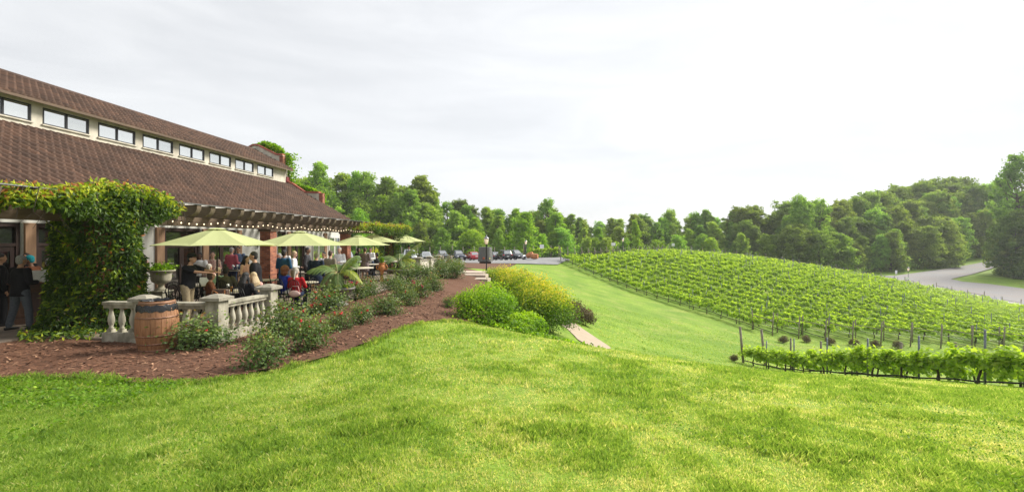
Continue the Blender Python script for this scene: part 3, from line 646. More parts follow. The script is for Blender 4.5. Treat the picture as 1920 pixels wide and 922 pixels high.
# ------------------------------------------------------------------ trees
def tree_variant(seed, h, wid, nclump, mpc, leaf, lo=.12, shape='round', open_=0.0, clump=.13):
    """returns (trunk mesh, crown arrays) for a tree of height h"""
    r = np.random.default_rng(seed); b = MB()
    lean = r.normal(size=2) * .03 * h
    tp = [(lean[0] * q * q, lean[1] * q * q, h * q * .9) for q in np.linspace(0, 1, 7)]
    b.tube([(0, 0, -.6)] + tp[1:], [h * .017 * (1.25 - q * 1.1) + .02 for q in np.linspace(0, 1, 7)], 8)
    # envelope radius against height fraction
    def env(q):
        if shape == 'round': return max(.05, math.sin(math.pi * min(1, max(0, (q - lo) / (1 - lo))) ** .75)) ** .6
        if shape == 'tall': return max(.05, math.sin(math.pi * min(1, max(0, (q - lo) / (1 - lo))) ** .9)) ** .5 * (1 - .25 * q)
        if shape == 'cone': return max(.04, (1 - q) ** .75) * min(1, (q - lo) * 8 + .35)
        if shape == 'vase': return max(.05, math.sin(math.pi * min(1, max(0, (q - lo) / (1 - lo))) ** 1.35)) ** .55
    C = []; 
    lob = r.uniform(0, 6.28, 6); 
    nl_ = 9 if h > 12 else 6; LB = []          # big limb masses give the crown its uneven outline
    for i in range(nl_):
        q = lo + (1 - lo) * (i + r.uniform(.1, .9)) / nl_; a = i * 2.4 + r.uniform(-.5, .5); rr = env(q) * wid * r.uniform(.35, .85)
        LB.append((rr * math.cos(a), rr * math.sin(a), h * min(q, .93), wid * r.uniform(.38, .62) * (.6 + .4 * env(q))))
    for i in range(nclump):
        if r.random() < .58:
            l = LB[r.integers(0, nl_)]; d = r.normal(size=3); d /= np.linalg.norm(d); k_ = l[3] * r.uniform(.55, 1.12)
            p_ = (l[0] + d[0] * k_, l[1] + d[1] * k_, min(h * 1.03, max(h * lo * .6, l[2] + d[2] * k_ * 1.25)))
        else:
            q = lo + (1 - lo) * r.uniform(0, 1) ** .85; a = r.uniform(0, 2 * math.pi)
            rr = env(q) * wid * (r.uniform(.2, .95) ** .5); p_ = (rr * math.cos(a), rr * math.sin(a), h * q)
        qz = p_[2] / h; C.append((p_[0] + lean[0] * qz * qz, p_[1] + lean[1] * qz * qz, p_[2]))
    C = np.array(C)
    for i in r.choice(nclump, min(nclump, 30), replace=False):
        c = C[i]; z0 = max(h * .12, c[2] - np.hypot(c[0], c[1]) * .8 - h * .04); q = z0 / (h * .9)
        s_ = np.array([lean[0] * q * q, lean[1] * q * q, z0]); m_ = (s_ + c) / 2 + np.array([0, 0, -.03 * h]) + r.normal(size=3) * .015 * h
        b.tube([s_, m_, c], [h * .0065, h * .0045, h * .002], 5)
    P = []; Nn = []; Rn = []; S = []
    for c in C:
        cr_ = clump * wid * 2 * r.uniform(.5, 1.5); k = int(mpc * r.uniform(.6, 1.3))
        d = unit(r.normal(size=(k, 3))); rad = r.uniform(.25, 1, (k, 1)) ** .5
        d2 = d * np.array([1, 1, .8]) * rad * cr_ + r.normal(size=(k, 3)) * .16 * cr_; P.append(c + d2)
        ctr = np.array([0, 0, h * .5]); outw = unit((c - ctr)[None] * .6 / max(wid, 1) + d + np.array([0, 0, .5])); Nn.append(outw)
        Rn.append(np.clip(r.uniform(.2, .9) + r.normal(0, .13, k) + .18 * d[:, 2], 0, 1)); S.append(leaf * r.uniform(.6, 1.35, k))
    return b, np.concatenate(P), np.concatenate(Nn), np.concatenate(Rn), np.concatenate(S)
TV = []
_spec = [ # seed h width clumps per leaf low shape
 (1, 17, 3.3, 420, 48, .24, .14, 'tall', .085), (2, 16, 4.0, 430, 50, .25, .10, 'round', .08), (3, 18, 2.8, 340, 44, .23, .20, 'tall', .09),
 (4, 9, 3.4, 320, 50, .20, .03, 'round', .085), (5, 8, 3.0, 280, 50, .19, .03, 'cone', .085), (6, 22, 6.0, 560, 56, .30, .12, 'round', .072),
 (7, 22, 5.2, 500, 56, .30, .08, 'vase', .078), (8, 17, 3.8, 170, 40, .24, .22, 'tall', .09)]
TVN = ['tall', 'round', 'slim', 'low', 'cone', 'broad', 'vase', 'sparse']
for (sd, h, w_, nc, mp_, lf, lo, shp, cl) in _spec:
    b, P, Nn, Rn, S = tree_variant(sd, h, w_, nc, mp_, lf, lo, shp, 0, cl)
    tm = b.mesh('trunk', [M['bark']]); cms = {}
    for mk in ('tree_leaf', 'tree_leaf_dark', 'tree_leaf_bright'):
        if mk == 'tree_leaf': cms[mk] = leaf_mesh('crown', P, S, M[mk], Rn, T_QUAD, Nn, .92)
        else:
            c = cms['tree_leaf'].copy(); c.materials.clear(); c.materials.append(M[mk]); cms[mk] = c
    TV.append((h, tm, cms))
ntree = 0
def tree(x, y, v, height, mk, label, group, wsc=1.0, name='woodland_tree'):
    global ntree
    h, tm, cms = TV[v]; k = height / h
    o = empty(name, (x, y, Z(x, y) - .1), random.uniform(0, 6.28)); o.scale = (k * wsc, k * wsc, k)
    link('trunk', tm, o); link('crown', cms[mk], o); tag(o, label, 'tree', group); ntree += 1; return o
SKY_U = [-400, 300, 470, 545, 600, 650, 700, 745, 790, 820, 850, 905, 940, 965, 1000, 1030, 1060, 1085, 1130, 1180, 1215, 1260, 1300, 1350, 1400, 1440, 1490, 1530, 1570, 1620, 1680, 1740, 1790, 1830, 1880, 1900, 1960, 2200]
SKY_V = [345, 345, 340, 336, 330, 344, 343, 350, 344, 356, 372, 382, 392, 392, 386, 376, 398, 408, 414, 405, 399, 400, 398, 396, 388, 396, 376, 378, 386, 375, 358, 342, 334, 352, 345, 306, 296, 296]
def topz(u, Y): return CAMZ + (HOR - np.interp(u, SKY_U, SKY_V)) / F * Y
def line_pts(poly, sp, jit):
    out_ = []; 
    for (x0, y0), (x1, y1) in zip(poly[:-1], poly[1:]):
        L_ = math.hypot(x1 - x0, y1 - y0); n = max(1, round(L_ / sp))
        for i in range(n):
            q = (i + random.uniform(.2, .8)) / n; out_.append((x0 + (x1 - x0) * q + random.uniform(-jit, jit), y0 + (y1 - y0) * q + random.uniform(-jit, jit)))
    return out_
front = [(-85, 90), (-40, 95), (-5, 99), (14, 106), (34, 112), (52, 112), (66, 107), (80, 106.5), (92, 111), (106, 118), (122, 129), (138, 139), (165, 146)]
def place_label(u):
    if u < 560: return 'beyond the hall gable'
    if u < 800: return 'above the green umbrellas'
    if u < 990: return 'behind the parked cars'
    if u < 1250: return 'behind the upper vineyard posts'
    if u < 1640: return 'beyond the vineyard crest'
    if u < 1880: return 'beside the gravel road'
    return 'on the right edge of the wood'
def row(off, sp, jit, hfun, kinds, rank, gname):
    for x, y in line_pts([(a + off[0], b + off[1]) for a, b in front], sp, jit):
        u = 960 + F * x / y
        if u > 2350 or u < -200: continue
        if x < -25 and u < 470: continue
        g_ = Z(x, y); zt_ = hfun(u, y); h = (zt_ - g_)
        right = u > 1380
        v, mk = kinds(right)
        tone = {'tree_leaf': 'mid green', 'tree_leaf_dark': 'dark green', 'tree_leaf_bright': 'bright green'}[mk]
        wsc = random.uniform(.9, 1.35) * (1.15 if h < 12 and v in (0, 2) else 1)
        tree(x, y, v, max(4.5, h * random.uniform(.92, 1.10) * (1.06 if u < 800 else .96 if u < 1350 else .97)), mk, f"{tone} {TVN[v]} tree {rank} {place_label(u)}", f"{gname} {place_label(u)}", wsc)
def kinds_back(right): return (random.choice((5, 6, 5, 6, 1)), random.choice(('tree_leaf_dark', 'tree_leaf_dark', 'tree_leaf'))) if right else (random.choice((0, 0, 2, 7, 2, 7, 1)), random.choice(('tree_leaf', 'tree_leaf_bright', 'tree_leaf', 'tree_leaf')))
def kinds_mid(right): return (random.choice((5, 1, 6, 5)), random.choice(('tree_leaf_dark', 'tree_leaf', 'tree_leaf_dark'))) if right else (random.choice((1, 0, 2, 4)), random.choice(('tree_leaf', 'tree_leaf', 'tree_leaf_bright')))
def kinds_front(right): return (random.choice((3, 4, 3, 1)), random.choice(('tree_leaf_dark', 'tree_leaf', 'tree_leaf_dark'))) if right else (random.choice((3, 4, 3, 1)), random.choice(('tree_leaf', 'tree_leaf_bright', 'tree_leaf')))
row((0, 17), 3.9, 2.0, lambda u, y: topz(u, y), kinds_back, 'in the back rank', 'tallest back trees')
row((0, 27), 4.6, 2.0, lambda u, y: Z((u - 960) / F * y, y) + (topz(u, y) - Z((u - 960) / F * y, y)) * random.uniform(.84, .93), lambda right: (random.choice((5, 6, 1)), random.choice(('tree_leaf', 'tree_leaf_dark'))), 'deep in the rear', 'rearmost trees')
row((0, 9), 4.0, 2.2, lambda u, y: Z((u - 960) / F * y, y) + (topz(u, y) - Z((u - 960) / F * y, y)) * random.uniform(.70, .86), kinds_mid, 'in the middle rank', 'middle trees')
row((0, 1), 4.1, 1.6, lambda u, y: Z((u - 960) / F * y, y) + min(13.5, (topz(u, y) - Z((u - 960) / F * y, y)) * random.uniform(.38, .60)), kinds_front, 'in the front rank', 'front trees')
# single trees that stand out
def at(u, Y): return ((u - 960) / F * Y, Y)
def special(u, Y, v, vtop, mk, label, wsc=1, nm='woodland_tree'):
    x, y = at(u, Y); return tree(x, y, v, CAMZ + (HOR - vtop) / F * Y - Z(x, y), mk, label, None, wsc, nm)
special(985, 98, 4, 402, 'tree_leaf_bright', 'bright yellow green cone shaped tree above the grey lamp post', 1.25)
special(1032, 118, 7, 373, 'tree_leaf', 'thin open crowned tree rising highest in the middle of the treeline', 1.0)
special(1194, 100, 2, 412, 'tree_leaf_bright', 'slim bright green young tree standing behind the vineyard posts', .9)
special(1502, 112, 6, 372, 'tree_leaf', 'domed tree topping the skyline above the vineyard crest', .8)
special(1532, 114, 7, 374, 'tree_leaf', 'open leafed tree poking over the wood above the vineyard crest', .8)
special(1915, 108, 7, 292, 'tree_leaf', 'tall dark tree leaning over the junction at the right edge', 1.0)
special(1975, 108, 5, 306, 'tree_leaf_dark', 'broad dark tree at the far right of the road junction', 1.0)
special(2070, 104, 5, 306, 'tree_leaf_dark', 'broad dark tree past the right side of the road junction', 1.0)
for i, (u, Y, vt) in enumerate(((1886, 106, 440), (1905, 104, 410), (1935, 103, 400), (1985, 103, 400))):
    special(u, Y, 3, vt, 'tree_leaf_dark', ['low dark shrubby tree on the tip of the grass island', 'low dark shrubby tree second on the grass island', 'low dark shrubby tree third on the grass island', 'low dark shrubby tree past the grass island'][i], 1.0)
for u, Y, vt, lab in ((1835, 148, 350, 'olive tree behind the top of the gravel road'), (1858, 150, 346, 'tree closing the wood right above the road bend'), (1880, 146, 342, 'tree behind the road bend near the right edge'), (1846, 138, 395, 'lower tree at the far end of the gravel road')): special(u, Y, 5, vt, 'tree_leaf', lab, .8)
for i, (u, Y) in enumerate(((1095, 230), (1125, 235), (1155, 228), (1185, 240), (1065, 238), (1030, 236))):
    x, y = at(u, Y); tree(x, y, 6, 12 + (i % 3), 'tree_leaf', 'small distant tree in the low dip of the skyline', 'distant trees in the skyline dip', 1.3)
# undergrowth closing the foot of the wood
P = []; 
for x, y in line_pts([(a, b + 4) for a, b in front], .9, 2.2):
    u = 960 + F * x / y
    if -200 < u < 2300: P.append((x, y))
P = np.array(P); zz = zt(P[:, 0], P[:, 1]); K = 260
Q = np.repeat(np.column_stack([P, zz + 1.2]), K, 0) + rng.normal(size=(len(P) * K, 3)) * np.array([1.3, 1.3, .95])
o = link('undergrowth', leaf_mesh('undergrowth', Q, rng.uniform(.25, .5, len(Q)), M['tree_leaf'], rng.random(len(Q)), T_QUAD)); tag(o, 'dark tangled undergrowth along the foot of the wood', 'undergrowth', kind='stuff')

# ------------------------------------------------------------------ vineyard
RD = np.array([.454, -.891]); RN = np.array([.891, .454]); O0 = 7.4 * RN[0] + 70 * RN[1]; SPR = 1.76
far_b = [(7.4, 70), (20, 83), (32, 94.5), (47, 92), (60, 86), (70, 80), (75, 76), (76, 66), (79, 55)]
near_b = [(22.7, 40), (30, 39), (41, 37), (56, 36), (79, 55)]
VPOLY = [far_b[0]] + far_b[1:] + near_b[::-1][1:]
def cross_row(off):
    """clip the row line with the vineyard outline"""
    hit = []; n = len(VPOLY)
    for i in range(n):
        a, b = np.array(VPOLY[i]), np.array(VPOLY[(i + 1) % n]); da, db = a @ RN - off, b @ RN - off
        if da * db < 0: p = a + (b - a) * (da / (da - db)); hit.append(p)
    if len(hit) < 2: return None
    hit.sort(key=lambda p: p @ RD); return hit[0], hit[-1]
def post_mesh(name, h, r, m): return MB().tube([(0, 0, -.3), (0, 0, h * .5), (0, 0, h)], [r * 1.05, r, r * .97], 8).mesh(name, [m])
pm_end = post_mesh('end_post', 2.0, .055, M['post_wood']); pm_mid = post_mesh('line_post', 1.75, .028, M['steel_post'])
pm_short = post_mesh('brace_post', 1.75, .045, M['post_wood'])
def grapevine(seed, nl, size, T, spread=1.0, parts=True, hz=.78):
    r = np.random.default_rng(seed); b = MB()
    k = r.normal(size=(4, 2)) * .035
    b.tube([(0, 0, -.1), (k[0, 0], k[0, 1], .2), (k[1, 0], k[1, 1], .45), (k[2, 0] * .6, k[2, 1] * .6, hz - .04)], [.05, .036, .032, .034], 6)
    for sg in (-1, 1): b.tube([(0, 0, hz - .08), (sg * .18, 0, hz), (sg * .5, k[3, 0] * .5, hz + .02), (sg * .82 * spread, 0, hz)], [.030, .024, .018, .010], 5)
    P = []; Nn = []
    ns = max(6, nl // 22); sh = MB()
    for i in range(ns):
        x0 = (i + r.uniform(.1, .9)) / ns * 2 - 1; x0 *= .82 * spread; L_ = r.uniform(.20, .66); d = np.array([r.normal() * .25, r.normal() * .26, 1]); d /= np.linalg.norm(d)
        if r.random() < .25: d = np.array([r.normal() * .5, r.normal() * .7, .1])
        q = np.linspace(0, 1, max(3, nl // ns)); sp_ = np.array([x0, 0, hz]) + d * L_ * q[:, None]; sp_[:, 2] -= q ** 2 * .12
        P.append(sp_ + r.normal(size=sp_.shape) * np.array([.09, .085, .06])); 
    P = np.concatenate(P); Nn = unit((P - np.array([0, 0, hz + .1])) * np.array([.3, 1, 1]) + np.array([0, 0, .25]))
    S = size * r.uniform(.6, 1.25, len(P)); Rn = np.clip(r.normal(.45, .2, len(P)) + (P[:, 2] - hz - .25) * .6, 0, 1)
    return b, P, Nn, Rn, S
GV = []; 
for i in range(5):
    b, P, Nn, Rn, S = grapevine(20 + i, 330, .145, T_QUAD); GV.append((b, P, Nn, Rn, S))
GVN = []
for i in range(5):
    b, P, Nn, Rn, S = grapevine(40 + i, 720, .125, T_LOBE, .95, hz=.62); GVN.append((b.mesh('trunk', [M['vinebark']]), leaf_mesh('foliage', P, S, M['grape_leaf'], Rn, T_LOBE, Nn, .55)))
gv_mesh = [(b.mesh('trunk', [M['vinebark']]), leaf_mesh('foliage', P, S, M['grape_leaf'], Rn, T_QUAD, Nn, .6)) for b, P, Nn, Rn, S in GV]
spots = []; trel = []
i = 0
while True:
    off = O0 + .15 + i * SPR; c = cross_row(off); i += 1
    if c is None: break
    a, b = c; L_ = np.linalg.norm(b - a)
    if L_ < 5: continue
    trel.append((a, b, L_)); n = int((L_ - 1.2) / 1.7)
    for k in range(n):
        p = a + RD * (1.4 + 1.7 * k); u = 960 + F * p[0] / p[1]
        if u < 2150: spots.append((p[0], p[1], RD, len(trel) - 1))
for ri, (a, b, L_) in enumerate(trel):
    if 960 + F * a[0] / a[1] > 2300: continue
    o = empty('vine_trellis', (a[0], a[1], 0)); az = math.atan2(RD[1], RD[0])
    lab = 'vineyard trellis row nearest the open lawn with black hose' if ri == 0 else ('second vineyard trellis row in from the open lawn' if ri == 1 else 'wire trellis row on wooden end posts across the hillside vineyard')
    tag(o, lab, 'trellis', 'trellis rows on the hillside')
    def zz_(p): return Z(p[0], p[1])
    for p, lean in ((a, -.06), (b, .05)):
        q = link('end_post', pm_end, o, (p[0] - a[0], p[1] - a[1], zz_(p))); q.rotation_euler = (0, lean, az); q.scale = (1, 1, random.uniform(.94, 1.06))
    for e, sg in ((a, 1), (b, -1)):
        p = e + RD * 1.9 * sg; link('brace_post', pm_short, o, (p[0] - a[0], p[1] - a[1], zz_(p)))
        MB().tube([(e[0] - a[0], e[1] - a[1], zz_(e) + 1.35), (p[0] - a[0], p[1] - a[1], zz_(p) + 1.3)], .032, 6).build('brace_rail', M['post_wood'], o)
    k = random.uniform(4, 9)
    while k < L_ - 3:
        p = a + RD * k; q = link('line_post', pm_mid, o, (p[0] - a[0], p[1] - a[1], zz_(p))); q.scale = (1, 1, random.uniform(.9, 1.05)); k += random.uniform(5.4, 7.2)
    hp = [a + RD * q for q in np.linspace(0, L_, 30)]; hz_ = zt(np.array([p[0] for p in hp]), np.array([p[1] for p in hp]))
    MB().tube([(p[0] - a[0], p[1] - a[1], z + .36 + .05 * math.sin(j * 1.7)) for j, (p, z) in enumerate(zip(hp, hz_))], .035 if ri < 3 else .022, 5).build('irrigation_hose', M['hose'], o)
    for hh in (.8, 1.3): MB().tube([(p[0] - a[0], p[1] - a[1], z + hh) for p, z in zip(hp, hz_)], .004, 3).build('wire', M['wire'], o)
spots.sort(key=lambda p: p[1] + .2 * abs(p[0]))
front_rows = [((12.3, 24.2), (13.35, 12.9), 'front'), ((13.9, 25), (15.6, 12.6), 'second')]
NEAR = 262
def put_vine(x, y, d, tm, fm, label, group, sc_=1.0, name='grapevine'):
    o = empty(name, (x, y, Z(x, y)), math.atan2(d[1], d[0]) + (math.pi if random.random() < .5 else 0)); o.scale = (1, 1, sc_)
    link('trunk', tm, o); link('foliage', fm, o); return tag(o, label, 'grapevine', group)
for j, (x, y, d, ri) in enumerate(spots[:NEAR]):
    tm, fm = gv_mesh[j % 5]
    put_vine(x, y, d, tm, fm, 'low green grapevine among the nearest vines of the hillside vineyard', 'near grapevines on the hillside', random.uniform(.9, 1.1))
rest = spots[NEAR:]
Ps, Ns, Rs, Ss = [], [], [], []; tb = MB()
zz = zt(np.array([s[0] for s in rest]), np.array([s[1] for s in rest]))
for j, (x, y, d, ri) in enumerate(rest):
    b, P, Nn, Rn, S = GV[j % 5]; a_ = math.atan2(d[1], d[0]) + (math.pi if random.random() < .5 else 0); c, s = math.cos(a_), math.sin(a_)
    k = rng.random(len(P)) < (.85 if y < 70 else .6)
    Rm = np.array([[c, -s, 0], [s, c, 0], [0, 0, 1]]); Ps.append(P[k] @ Rm.T * np.array([1, 1, random.uniform(.85, 1.12)]) + np.array([x, y, zz[j]])); Ns.append(Nn[k] @ Rm.T); Rs.append(np.clip(Rn[k] + random.uniform(-.14, .14), 0, 1)); Ss.append(S[k] * (1.1 if y < 70 else 1.35))
    tb.tube([(x, y, zz[j] - .1), (x + random.uniform(-.05, .05), y, zz[j] + .4), (x, y, zz[j] + .78)], [.045, .035, .03], 4)
o = link('vineyard_foliage', leaf_mesh('vineyard_foliage', np.concatenate(Ps), np.concatenate(Ss), M['grape_leaf'], np.concatenate(Rs), T_QUAD, np.concatenate(Ns), .6))
tag(o, 'mass of green grapevines covering the far part of the hillside', 'vineyard', kind='stuff')
tb.build('vine_trunks', M['vinebark'], o)
# foreground rows
for ri, (a, b, nm) in enumerate(front_rows):
    a, b = np.array(a), np.array(b); L_ = np.linalg.norm(b - a); d = (b - a) / L_; b2 = b + d * 3.0; n = int((L_ + 2.4) / 1.15)
    o = empty('vine_trellis', (a[0], a[1], 0)); tag(o, ['trellis with black hose under the foreground grapevines', 'trellis just behind the foreground grapevine row'][ri], 'trellis', 'foreground trellis rows')
    az = math.atan2(d[1], d[0]); q = link('end_post', pm_end, o, (0, 0, Z(*a))); q.rotation_euler = (0, -.16, az); q.scale = (1.15, 1.15, .95)
    for k in np.arange(1.9, L_ + 2.5, 1.9):
        p = a + d * k; q = link('line_post', pm_mid if ri == 0 else pm_short, o, (p[0] - a[0], p[1] - a[1], Z(*p))); q.scale = (1.0, 1.0, random.uniform(.72, .95))
    hp = [a + d * q for q in np.linspace(0, L_ + 2.6, 26)]
    for hh, rr, nm2, mm in ((.14 if ri == 0 else .2, .028, 'irrigation_hose', M['hose']), (.66, .004, 'wire', M['wire']), (1.2, .003, 'wire', M['wire'])):
        MB().tube([(p[0] - a[0], p[1] - a[1], Z(*p) + hh + (.02 * math.sin(j * 2.1) if rr > .01 else 0)) for j, p in enumerate(hp)], rr, 6).build(nm2, mm, o)
    for k in range(n):
        p = a + d * (.9 + 1.15 * k); tm, fm = GVN[(k * 2 + ri) % 5]
        fine = (ri == 0 and k >= n - 3)
        o2 = put_vine(p[0], p[1], d, tm, fm, 'leafy grapevine in the %s row at the lawn edge' % ('foreground' if ri == 0 else 'row behind the foreground'), 'foreground row grapevines' if ri == 0 else 'second row grapevines', random.uniform(.92, 1.1)); q_ = .80 + .20 * k / n; o2.scale = (1, q_ * .95, o2.scale[2] * q_)
        if ri == 0 and k == 0: o2['label'] = 'smallest grapevine beside the leaning end post of the foreground row'
        if ri == 0 and k == n - 1: o2['label'] = 'nearest and largest grapevine at the right edge of the picture'
# vines and posts along the far side of the lot
o = empty('vine_trellis', (0, 0, 0)); tag(o, 'line of pale wooden trellis posts behind the parked cars', 'trellis')
for u in (668, 700, 726, 753, 783, 806, 826, 848, 868, 889, 908, 927, 946, 965, 982, 1000, 1033, 1048):
    Y = 88.5 + .2 * math.sin(u); x = (u - 960) / F * Y; q = link('end_post', pm_end, o, (x, Y, Z(x, Y))); q.scale = (1.4, 1.4, 1.3 + .12 * math.sin(u * 1.3))
for u in range(998, 1052, 12):
    Y = 88.5; x = (u - 960) / F * Y; tm, fm = gv_mesh[u % 5]
    v_ = put_vine(x, Y, (1, .1), tm, fm, 'grapevine in the short row right of the parked cars', 'grapevines behind the gravel lot', 1.5); v_.scale = (1, 1.3, 1.6)

# ------------------------------------------------------------------ bushes
def bush(seed, w, d, h, n, leaf, T, stems=9, lumps=26, mat_='rose_leaf', upbias=.5, inner=.35, rshift=0., loose=.10, tipgain=.5):
    r = np.random.default_rng(seed); b = MB(); C = []
    for i in range(lumps):
        a = r.uniform(0, 6.28); q = r.uniform(.12, 1) ** .7; el = math.acos(r.uniform(.0, 1)); rr = r.uniform(.55, 1)
        C.append((w / 2 * math.sin(el) * math.cos(a) * rr, d / 2 * math.sin(el) * math.sin(a) * rr, h * (.22 + .70 * math.cos(el) * rr)))
    C = np.array(C)
    for i in range(stems):
        c = C[i]; b.tube([(c[0] * .15, c[1] * .15, -.06), (c[0] * .45, c[1] * .45, c[2] * .5), tuple(c)], [.012, .008, .004], 5)
    k = n // lumps; P = []; Nn = []; Rn = []
    for c in C:
        rad = (min(w, d, h) * r.uniform(.20, .34)); v = unit(r.normal(size=(k, 3))) * (r.uniform(inner, 1, (k, 1)) ** .5) * rad
        p = c + v * np.array([1.15, 1.15, .9]) + r.normal(size=(k, 3)) * loose * rad; p[:, 2] = np.maximum(p[:, 2], .02 + r.uniform(0, .05, k)); P.append(p)
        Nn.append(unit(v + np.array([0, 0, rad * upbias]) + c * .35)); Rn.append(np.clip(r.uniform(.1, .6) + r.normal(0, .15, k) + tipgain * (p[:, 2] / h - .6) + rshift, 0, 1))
    P = np.concatenate(P); Nn = np.concatenate(Nn); Rn = np.concatenate(Rn); S = leaf * r.uniform(.6, 1.3, len(P))
    return b.mesh('stems', [M['vinebark']]), leaf_mesh('foliage', P, S, M[mat_], Rn, T, Nn, .6), C
def flowers_mesh(seed, C, h, n, size, m, cluster=False):
    r = np.random.default_rng(seed); out_ = []
    cc = C[np.argsort(-C[:, 2])[:12]]
    for i in range(n):
        c = cc[r.integers(0, 3 if cluster else len(cc))]; p = c + r.normal(size=3) * h * .09 + np.array([0, 0, h * r.uniform(.02, .16)])
        s = size * r.uniform(.7, 1.2)
        b = MB()
        for k in range(3): b.ball(tuple(p + r.normal(size=3) * s * .3), (s * .62, s * .62, s * .42), 7, 4)
        out_.append(b.mesh('bloom', [m]))
    return out_
RB = [bush(60 + i, 1.05, .95, .70, 1700, .046, T_QUAD, lumps=38, stems=20, loose=.7, inner=.2) for i in range(5)]
def on_ground(u, v, lo=6, hi=60):
    for Y in np.arange(lo, hi, .1):
        x = (u - 960) / F * Y
        if CAMZ - (v - HOR) / F * Y <= Z(x, Y) + .03: return x, Y
    return (u - 960) / F * hi, hi
# (u, v of base, width px, height px, flowers, kind, label)
roses = [(370, 656, 132, 66, 5, 'flower_red', 'rose bush with sparse leggy stems in front of the balustrade corner post'),
 (490, 688, 98, 74, 0, '', 'nearest leggy rose bush without blooms at the lawn edge of the mulch'),
 (580, 656, 92, 76, 6, 'flower_red', 'rounded dark green rose bush right of the nearest leggy one'),
 (528, 628, 100, 70, 6, 'flower_red', 'pale leafed rose bush under the end post of the balustrade'),
 (615, 585, 84, 50, 6, 'flower_red', 'wide rose bush in front of the first bowl planter'),
 (592, 592, 40, 30, 16, 'flower_red', 'small rose bush covered in red blooms by the seated women'),
 (638, 619, 56, 40, 9, 'flower_red', 'low rose bush with red dots in the middle of the mulch'),
 (678, 608, 54, 46, 3, 'flower_red', 'upright dark rose bush beside the low one in mid mulch'),
 (728, 590, 68, 42, 0, '', 'dark bush without blooms at the lawn side of the middle bed'),
 (668, 563, 56, 42, 26, 'flower_crim', 'rose bush with a cluster of crimson blooms below the round table'),
 (695, 556, 40, 36, 8, 'flower_red', 'rose bush with orange red blooms touching the crimson one'),
 (768, 574, 54, 36, 2, 'flower_red', 'bushy green rose bush lower right of the middle bed'),
 (736, 546, 52, 34, 4, 'flower_red', 'rose bush below the terracotta urn'),
 (752, 556, 48, 34, 0, '', 'plain rose bush between the urn and the lawn side'),
 (785, 556, 50, 36, 12, 'flower_crim', 'rose bush with scattered crimson blooms half way up the bed'),
 (812, 545, 46, 34, 1, 'flower_red', 'rounded rose bush on the lawn side of the upper bed'),
 (765, 530, 50, 34, 3, 'flower_red', 'rose bush left of the upper bed under the second palm'),
 (800, 526, 46, 34, 3, 'flower_red', 'rose bush in front of the far balustrade'),
 (830, 522, 44, 32, 2, 'flower_red', 'rose bush between far balustrade and lamp post path'),
 (855, 522, 40, 34, 0, '', 'dark rose bush nearest the stone steps'),
 (845, 510, 46, 28, 2, 'flower_red', 'grey green rose bush above the one by the stone steps'),
 (820, 506, 44, 28, 6, 'flower_red', 'farthest rose bush right of the far balustrade'),
 (779, 516, 40, 26, 2, 'flower_red', 'small rose bush tucked below the far balustrade'),
 (858, 502, 30, 18, 0, '', 'low bush at the top end of the rose bed'),
 (842, 578, 26, 24, 3, 'flower_crim', 'smallest rose bush alone in mulch beside the big green shrub')]
for i, (u, v, wp, hp, nf, fm, lab) in enumerate(roses):
    x, y = on_ground(u, v, 6); sm, lm, C = RB[i % 5]; o = empty('rose_bush', (x, y, Z(x, y) + .03), random.uniform(0, 6.28))
    sx = wp / F * y / 1.10; sz = hp / F * y / .74; o.scale = (sx * .88, sx * .88, sz * .88)
    link('stems', sm, o); link('foliage', lm, o); tag(o, lab, 'rose bush', 'rose bushes in the mulch bed')
    for fl in (flowers_mesh(i, C, .7, nf, .040 / max(.6, sx), M[fm], nf > 20) if nf else []): link('bloom', fl, o)

# big green shrub, yellow hedge, barberries
sh = bush(80, 2.0, 1.9, 1.25, 11000, .065, T_LEAF, lumps=60, mat_='green_leaf', rshift=.1, upbias=.9, tipgain=.9)
x, y = -.75, 14.0; o = empty('green_shrub', (x, y, Z(x, y))); o.scale = (.98, 1.0, 1.02); link('stems', sh[0], o); link('foliage', sh[1], o); tag(o, 'large rounded bright green shrub at the end of the mulch bed', 'shrub')
sh2 = bush(81, 1.2, 1.2, .6, 4200, .07, T_LEAF, lumps=30, mat_='green_leaf', rshift=.12)
for x, y, sx, sz, lab in ((.05, 13.3, 1.1, .9, 'low sprawling leafy shrub right of the large green shrub'), (.55, 14.0, 1.0, 1.25, 'ragged light green shrub with upright shoots before the yellow hedge'), (.2, 12.9, .8, .5, 'low green plant at the foot of the large green shrub')):
    o = empty('green_shrub', (x, y, Z(x, y)), x); o.scale = (sx, sx, sz); link('stems', sh2[0], o); link('foliage', sh2[1], o); tag(o, lab, 'shrub')
gc = rng.normal(size=(5200, 2)) * np.array([.75, .38]) + np.array([.55, 13.3]); gz = zt(gc[:, 0], gc[:, 1])
o = link('ground_cover', leaf_mesh('ground_cover', np.column_stack([gc, gz + rng.uniform(.0, .16, len(gc))]), rng.uniform(.03, .07, len(gc)), M['green_leaf'], rng.random(len(gc)) * .9, T_QUAD)); tag(o, 'low leafy ground cover between lawn crest and hedge', 'ground cover', kind='stuff')
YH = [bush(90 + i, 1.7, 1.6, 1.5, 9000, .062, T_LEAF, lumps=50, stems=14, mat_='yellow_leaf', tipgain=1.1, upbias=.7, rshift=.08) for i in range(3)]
hedge = [(934, 546, 30, 1.35), (955, 551, 24.5, 1.3), (978, 560, 22.5, 1.35), (1002, 574, 20.5, 1.5), (1016, 592, 19.2, 1.5), (1030, 610, 18.4, 1.55)]
hl = ['farthest and brightest yellow shrub of the hedge, near the lamp post', 'second farthest yellow shrub of the sloping hedge', 'third farthest yellow shrub, above the large green shrub', 'yellow green shrub in the middle of the sloping hedge', 'second nearest yellow shrub of the hedge above the path', 'nearest and tallest yellow green shrub beside the pale path']
